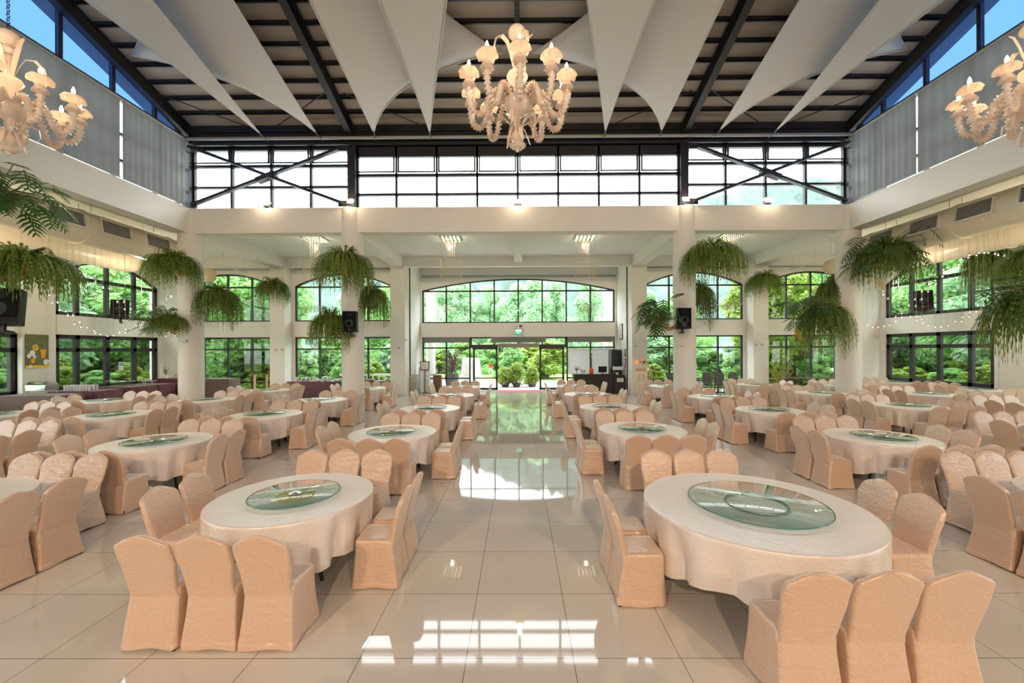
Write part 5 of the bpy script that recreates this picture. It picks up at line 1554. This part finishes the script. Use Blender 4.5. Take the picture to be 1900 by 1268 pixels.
for y in (-1.35, 1.35):
    for x in (-.80, .80):
        w_ = MB(); w_.lathe([(.31, -.1), (.33, -.06), (.33, .06), (.31, .1)], 24); w_.xf(Matrix.Translation((x, y, .33)) @ Matrix.Rotation(pi/2, 4, 'Y')); wo = w_.build('wheel', 'rubber', car)
        w_ = MB(); w_.lathe([(.20, -.11), (.20, .11)], 16); w_.xf(Matrix.Translation((x, y, .33)) @ Matrix.Rotation(pi/2, 4, 'Y')); w_.build('hubcap', 'chrome', wo)
tag(car, 'white car parked outside the side windows, counter side', 'car')

# ------------------------------------------------------------------ light
wd = bpy.data.worlds.new('sky'); SC.world = wd; wd.use_nodes = True
nt = wd.node_tree; bg = nt.nodes['Background']
tc = nt.nodes.new('ShaderNodeTexCoord'); sx = nt.nodes.new('ShaderNodeSeparateXYZ'); nt.links.new(tc.outputs['Generated'], sx.inputs[0])
rp = nt.nodes.new('ShaderNodeValToRGB'); rp.color_ramp.elements[0].position = 0; rp.color_ramp.elements[1].position = .9
rp.color_ramp.elements[0].color = (.92, .97, 1, 1); rp.color_ramp.elements[1].color = (.86, .95, 1, 1)
nt.links.new(sx.outputs[2], rp.inputs['Fac']); nt.links.new(rp.outputs['Color'], bg.inputs['Color'])
bg.inputs['Strength'].default_value = 7.0
def light(kind, name, loc, power, col=(1, .78, .55), size=.1, rot=None, spot=None, target=None):
    l = bpy.data.lights.new(name, kind); l.energy = power; l.color = col
    if kind != 'AREA': l.shadow_soft_size = size
    o = bpy.data.objects.new(name, l); COL.objects.link(o); o.location = loc
    if spot: l.spot_size, l.spot_blend = spot
    if target is not None:
        o.rotation_euler = (Vector(target) - Vector(loc)).to_track_quat('-Z', 'Y').to_euler()
    return o
def portal(loc, target, w, h):
    l = bpy.data.lights.new('window_portal', 'AREA'); l.shape = 'RECTANGLE'; l.size = w; l.size_y = h; l.cycles.is_portal = True
    o = bpy.data.objects.new('window_portal', l); COL.objects.link(o); o.location = loc
    d = (Vector(target) - Vector(loc)).normalized(); o.rotation_euler = d.to_track_quat('-Z', 'Z' if abs(d.z) < .9 else 'Y').to_euler()
for y, t in ((15.2, -1),):
    portal((0, y, 8.6), (0, y + t, 8.6), 24, 2.5)
portal((0, 23.6, 3.2), (0, 22, 3.2), 11.2, 6.4)
for s in (-1, 1):
    portal((s * 10.5, 21.2, 3.2), (s * 10.5, 20, 3.2), 15, 6.4)
    portal((s * 18.9, 6, 3.4), (s * 17, 6, 3.4), 31, 5.8)
    portal((s * 12.4, 2.6, 11.5), (s * 11, 2.6, 11.5), 24, 3.2)
WARM = (1, .75, .50)
for s in (-1, 1):
    for y in (11.5, 16.5):
        light('POINT', 'aisle_fill', (s * 15.3, y, 5.0), 70, (1, .80, .58), .08)  # fill points added among the pendants to brighten the side aisles
for x in (-6, 0, 6):
    light('SPOT', 'rear_flood', (x, -9.1, 7.7), 1900, WARM, .12, spot=(radians(95), .6), target=(x * .8, 4.5, 0))
for x in (-9.1, -6, 0, 6, 9):
    light('POINT', 'beam_flood', (x, 14.3, 7.65), 14, WARM, .06)
for x in (-8.5, -2.8, 2.78, 8.8):
    light('POINT', 'crystal_glow', (x, 16.9, 6.6), 18, (1, .85, .65), .04)

# ------------------------------------------------------------------ camera
cam = bpy.data.cameras.new('camera'); co = bpy.data.objects.new('camera', cam); COL.objects.link(co); SC.camera = co
cam.sensor_fit = 'HORIZONTAL'; cam.sensor_width = 36; cam.lens = 36 * FPX / 1900
YAW, ROLL = .005, .0045
co.matrix_world = Matrix.Translation((0, 0, HC)) @ Matrix.Rotation(YAW, 4, 'Z') @ Matrix.Rotation(pi/2, 4, 'X') @ Matrix.Rotation(-ROLL, 4, 'Z')
cam.shift_x = -(VX - YAW*FPX - 950) / 1900; cam.shift_y = (VY - 634) / 1900
cam.clip_end = 600
SC.view_settings.view_transform = 'Standard'; SC.view_settings.look = 'None'; SC.view_settings.exposure = 0.27; SC.view_settings.gamma = 1
SC.view_settings.use_curve_mapping = False
cy = SC.cycles
cy.max_bounces = 7; cy.diffuse_bounces = 4; cy.glossy_bounces = 3; cy.transmission_bounces = 4; cy.transparent_max_bounces = 16
cy.sample_clamp_indirect = 6; cy.use_denoising = True; cy.use_adaptive_sampling = True; cy.adaptive_threshold = .05; cy.adaptive_min_samples = 16; cy.caustics_reflective = False; cy.caustics_refractive = False
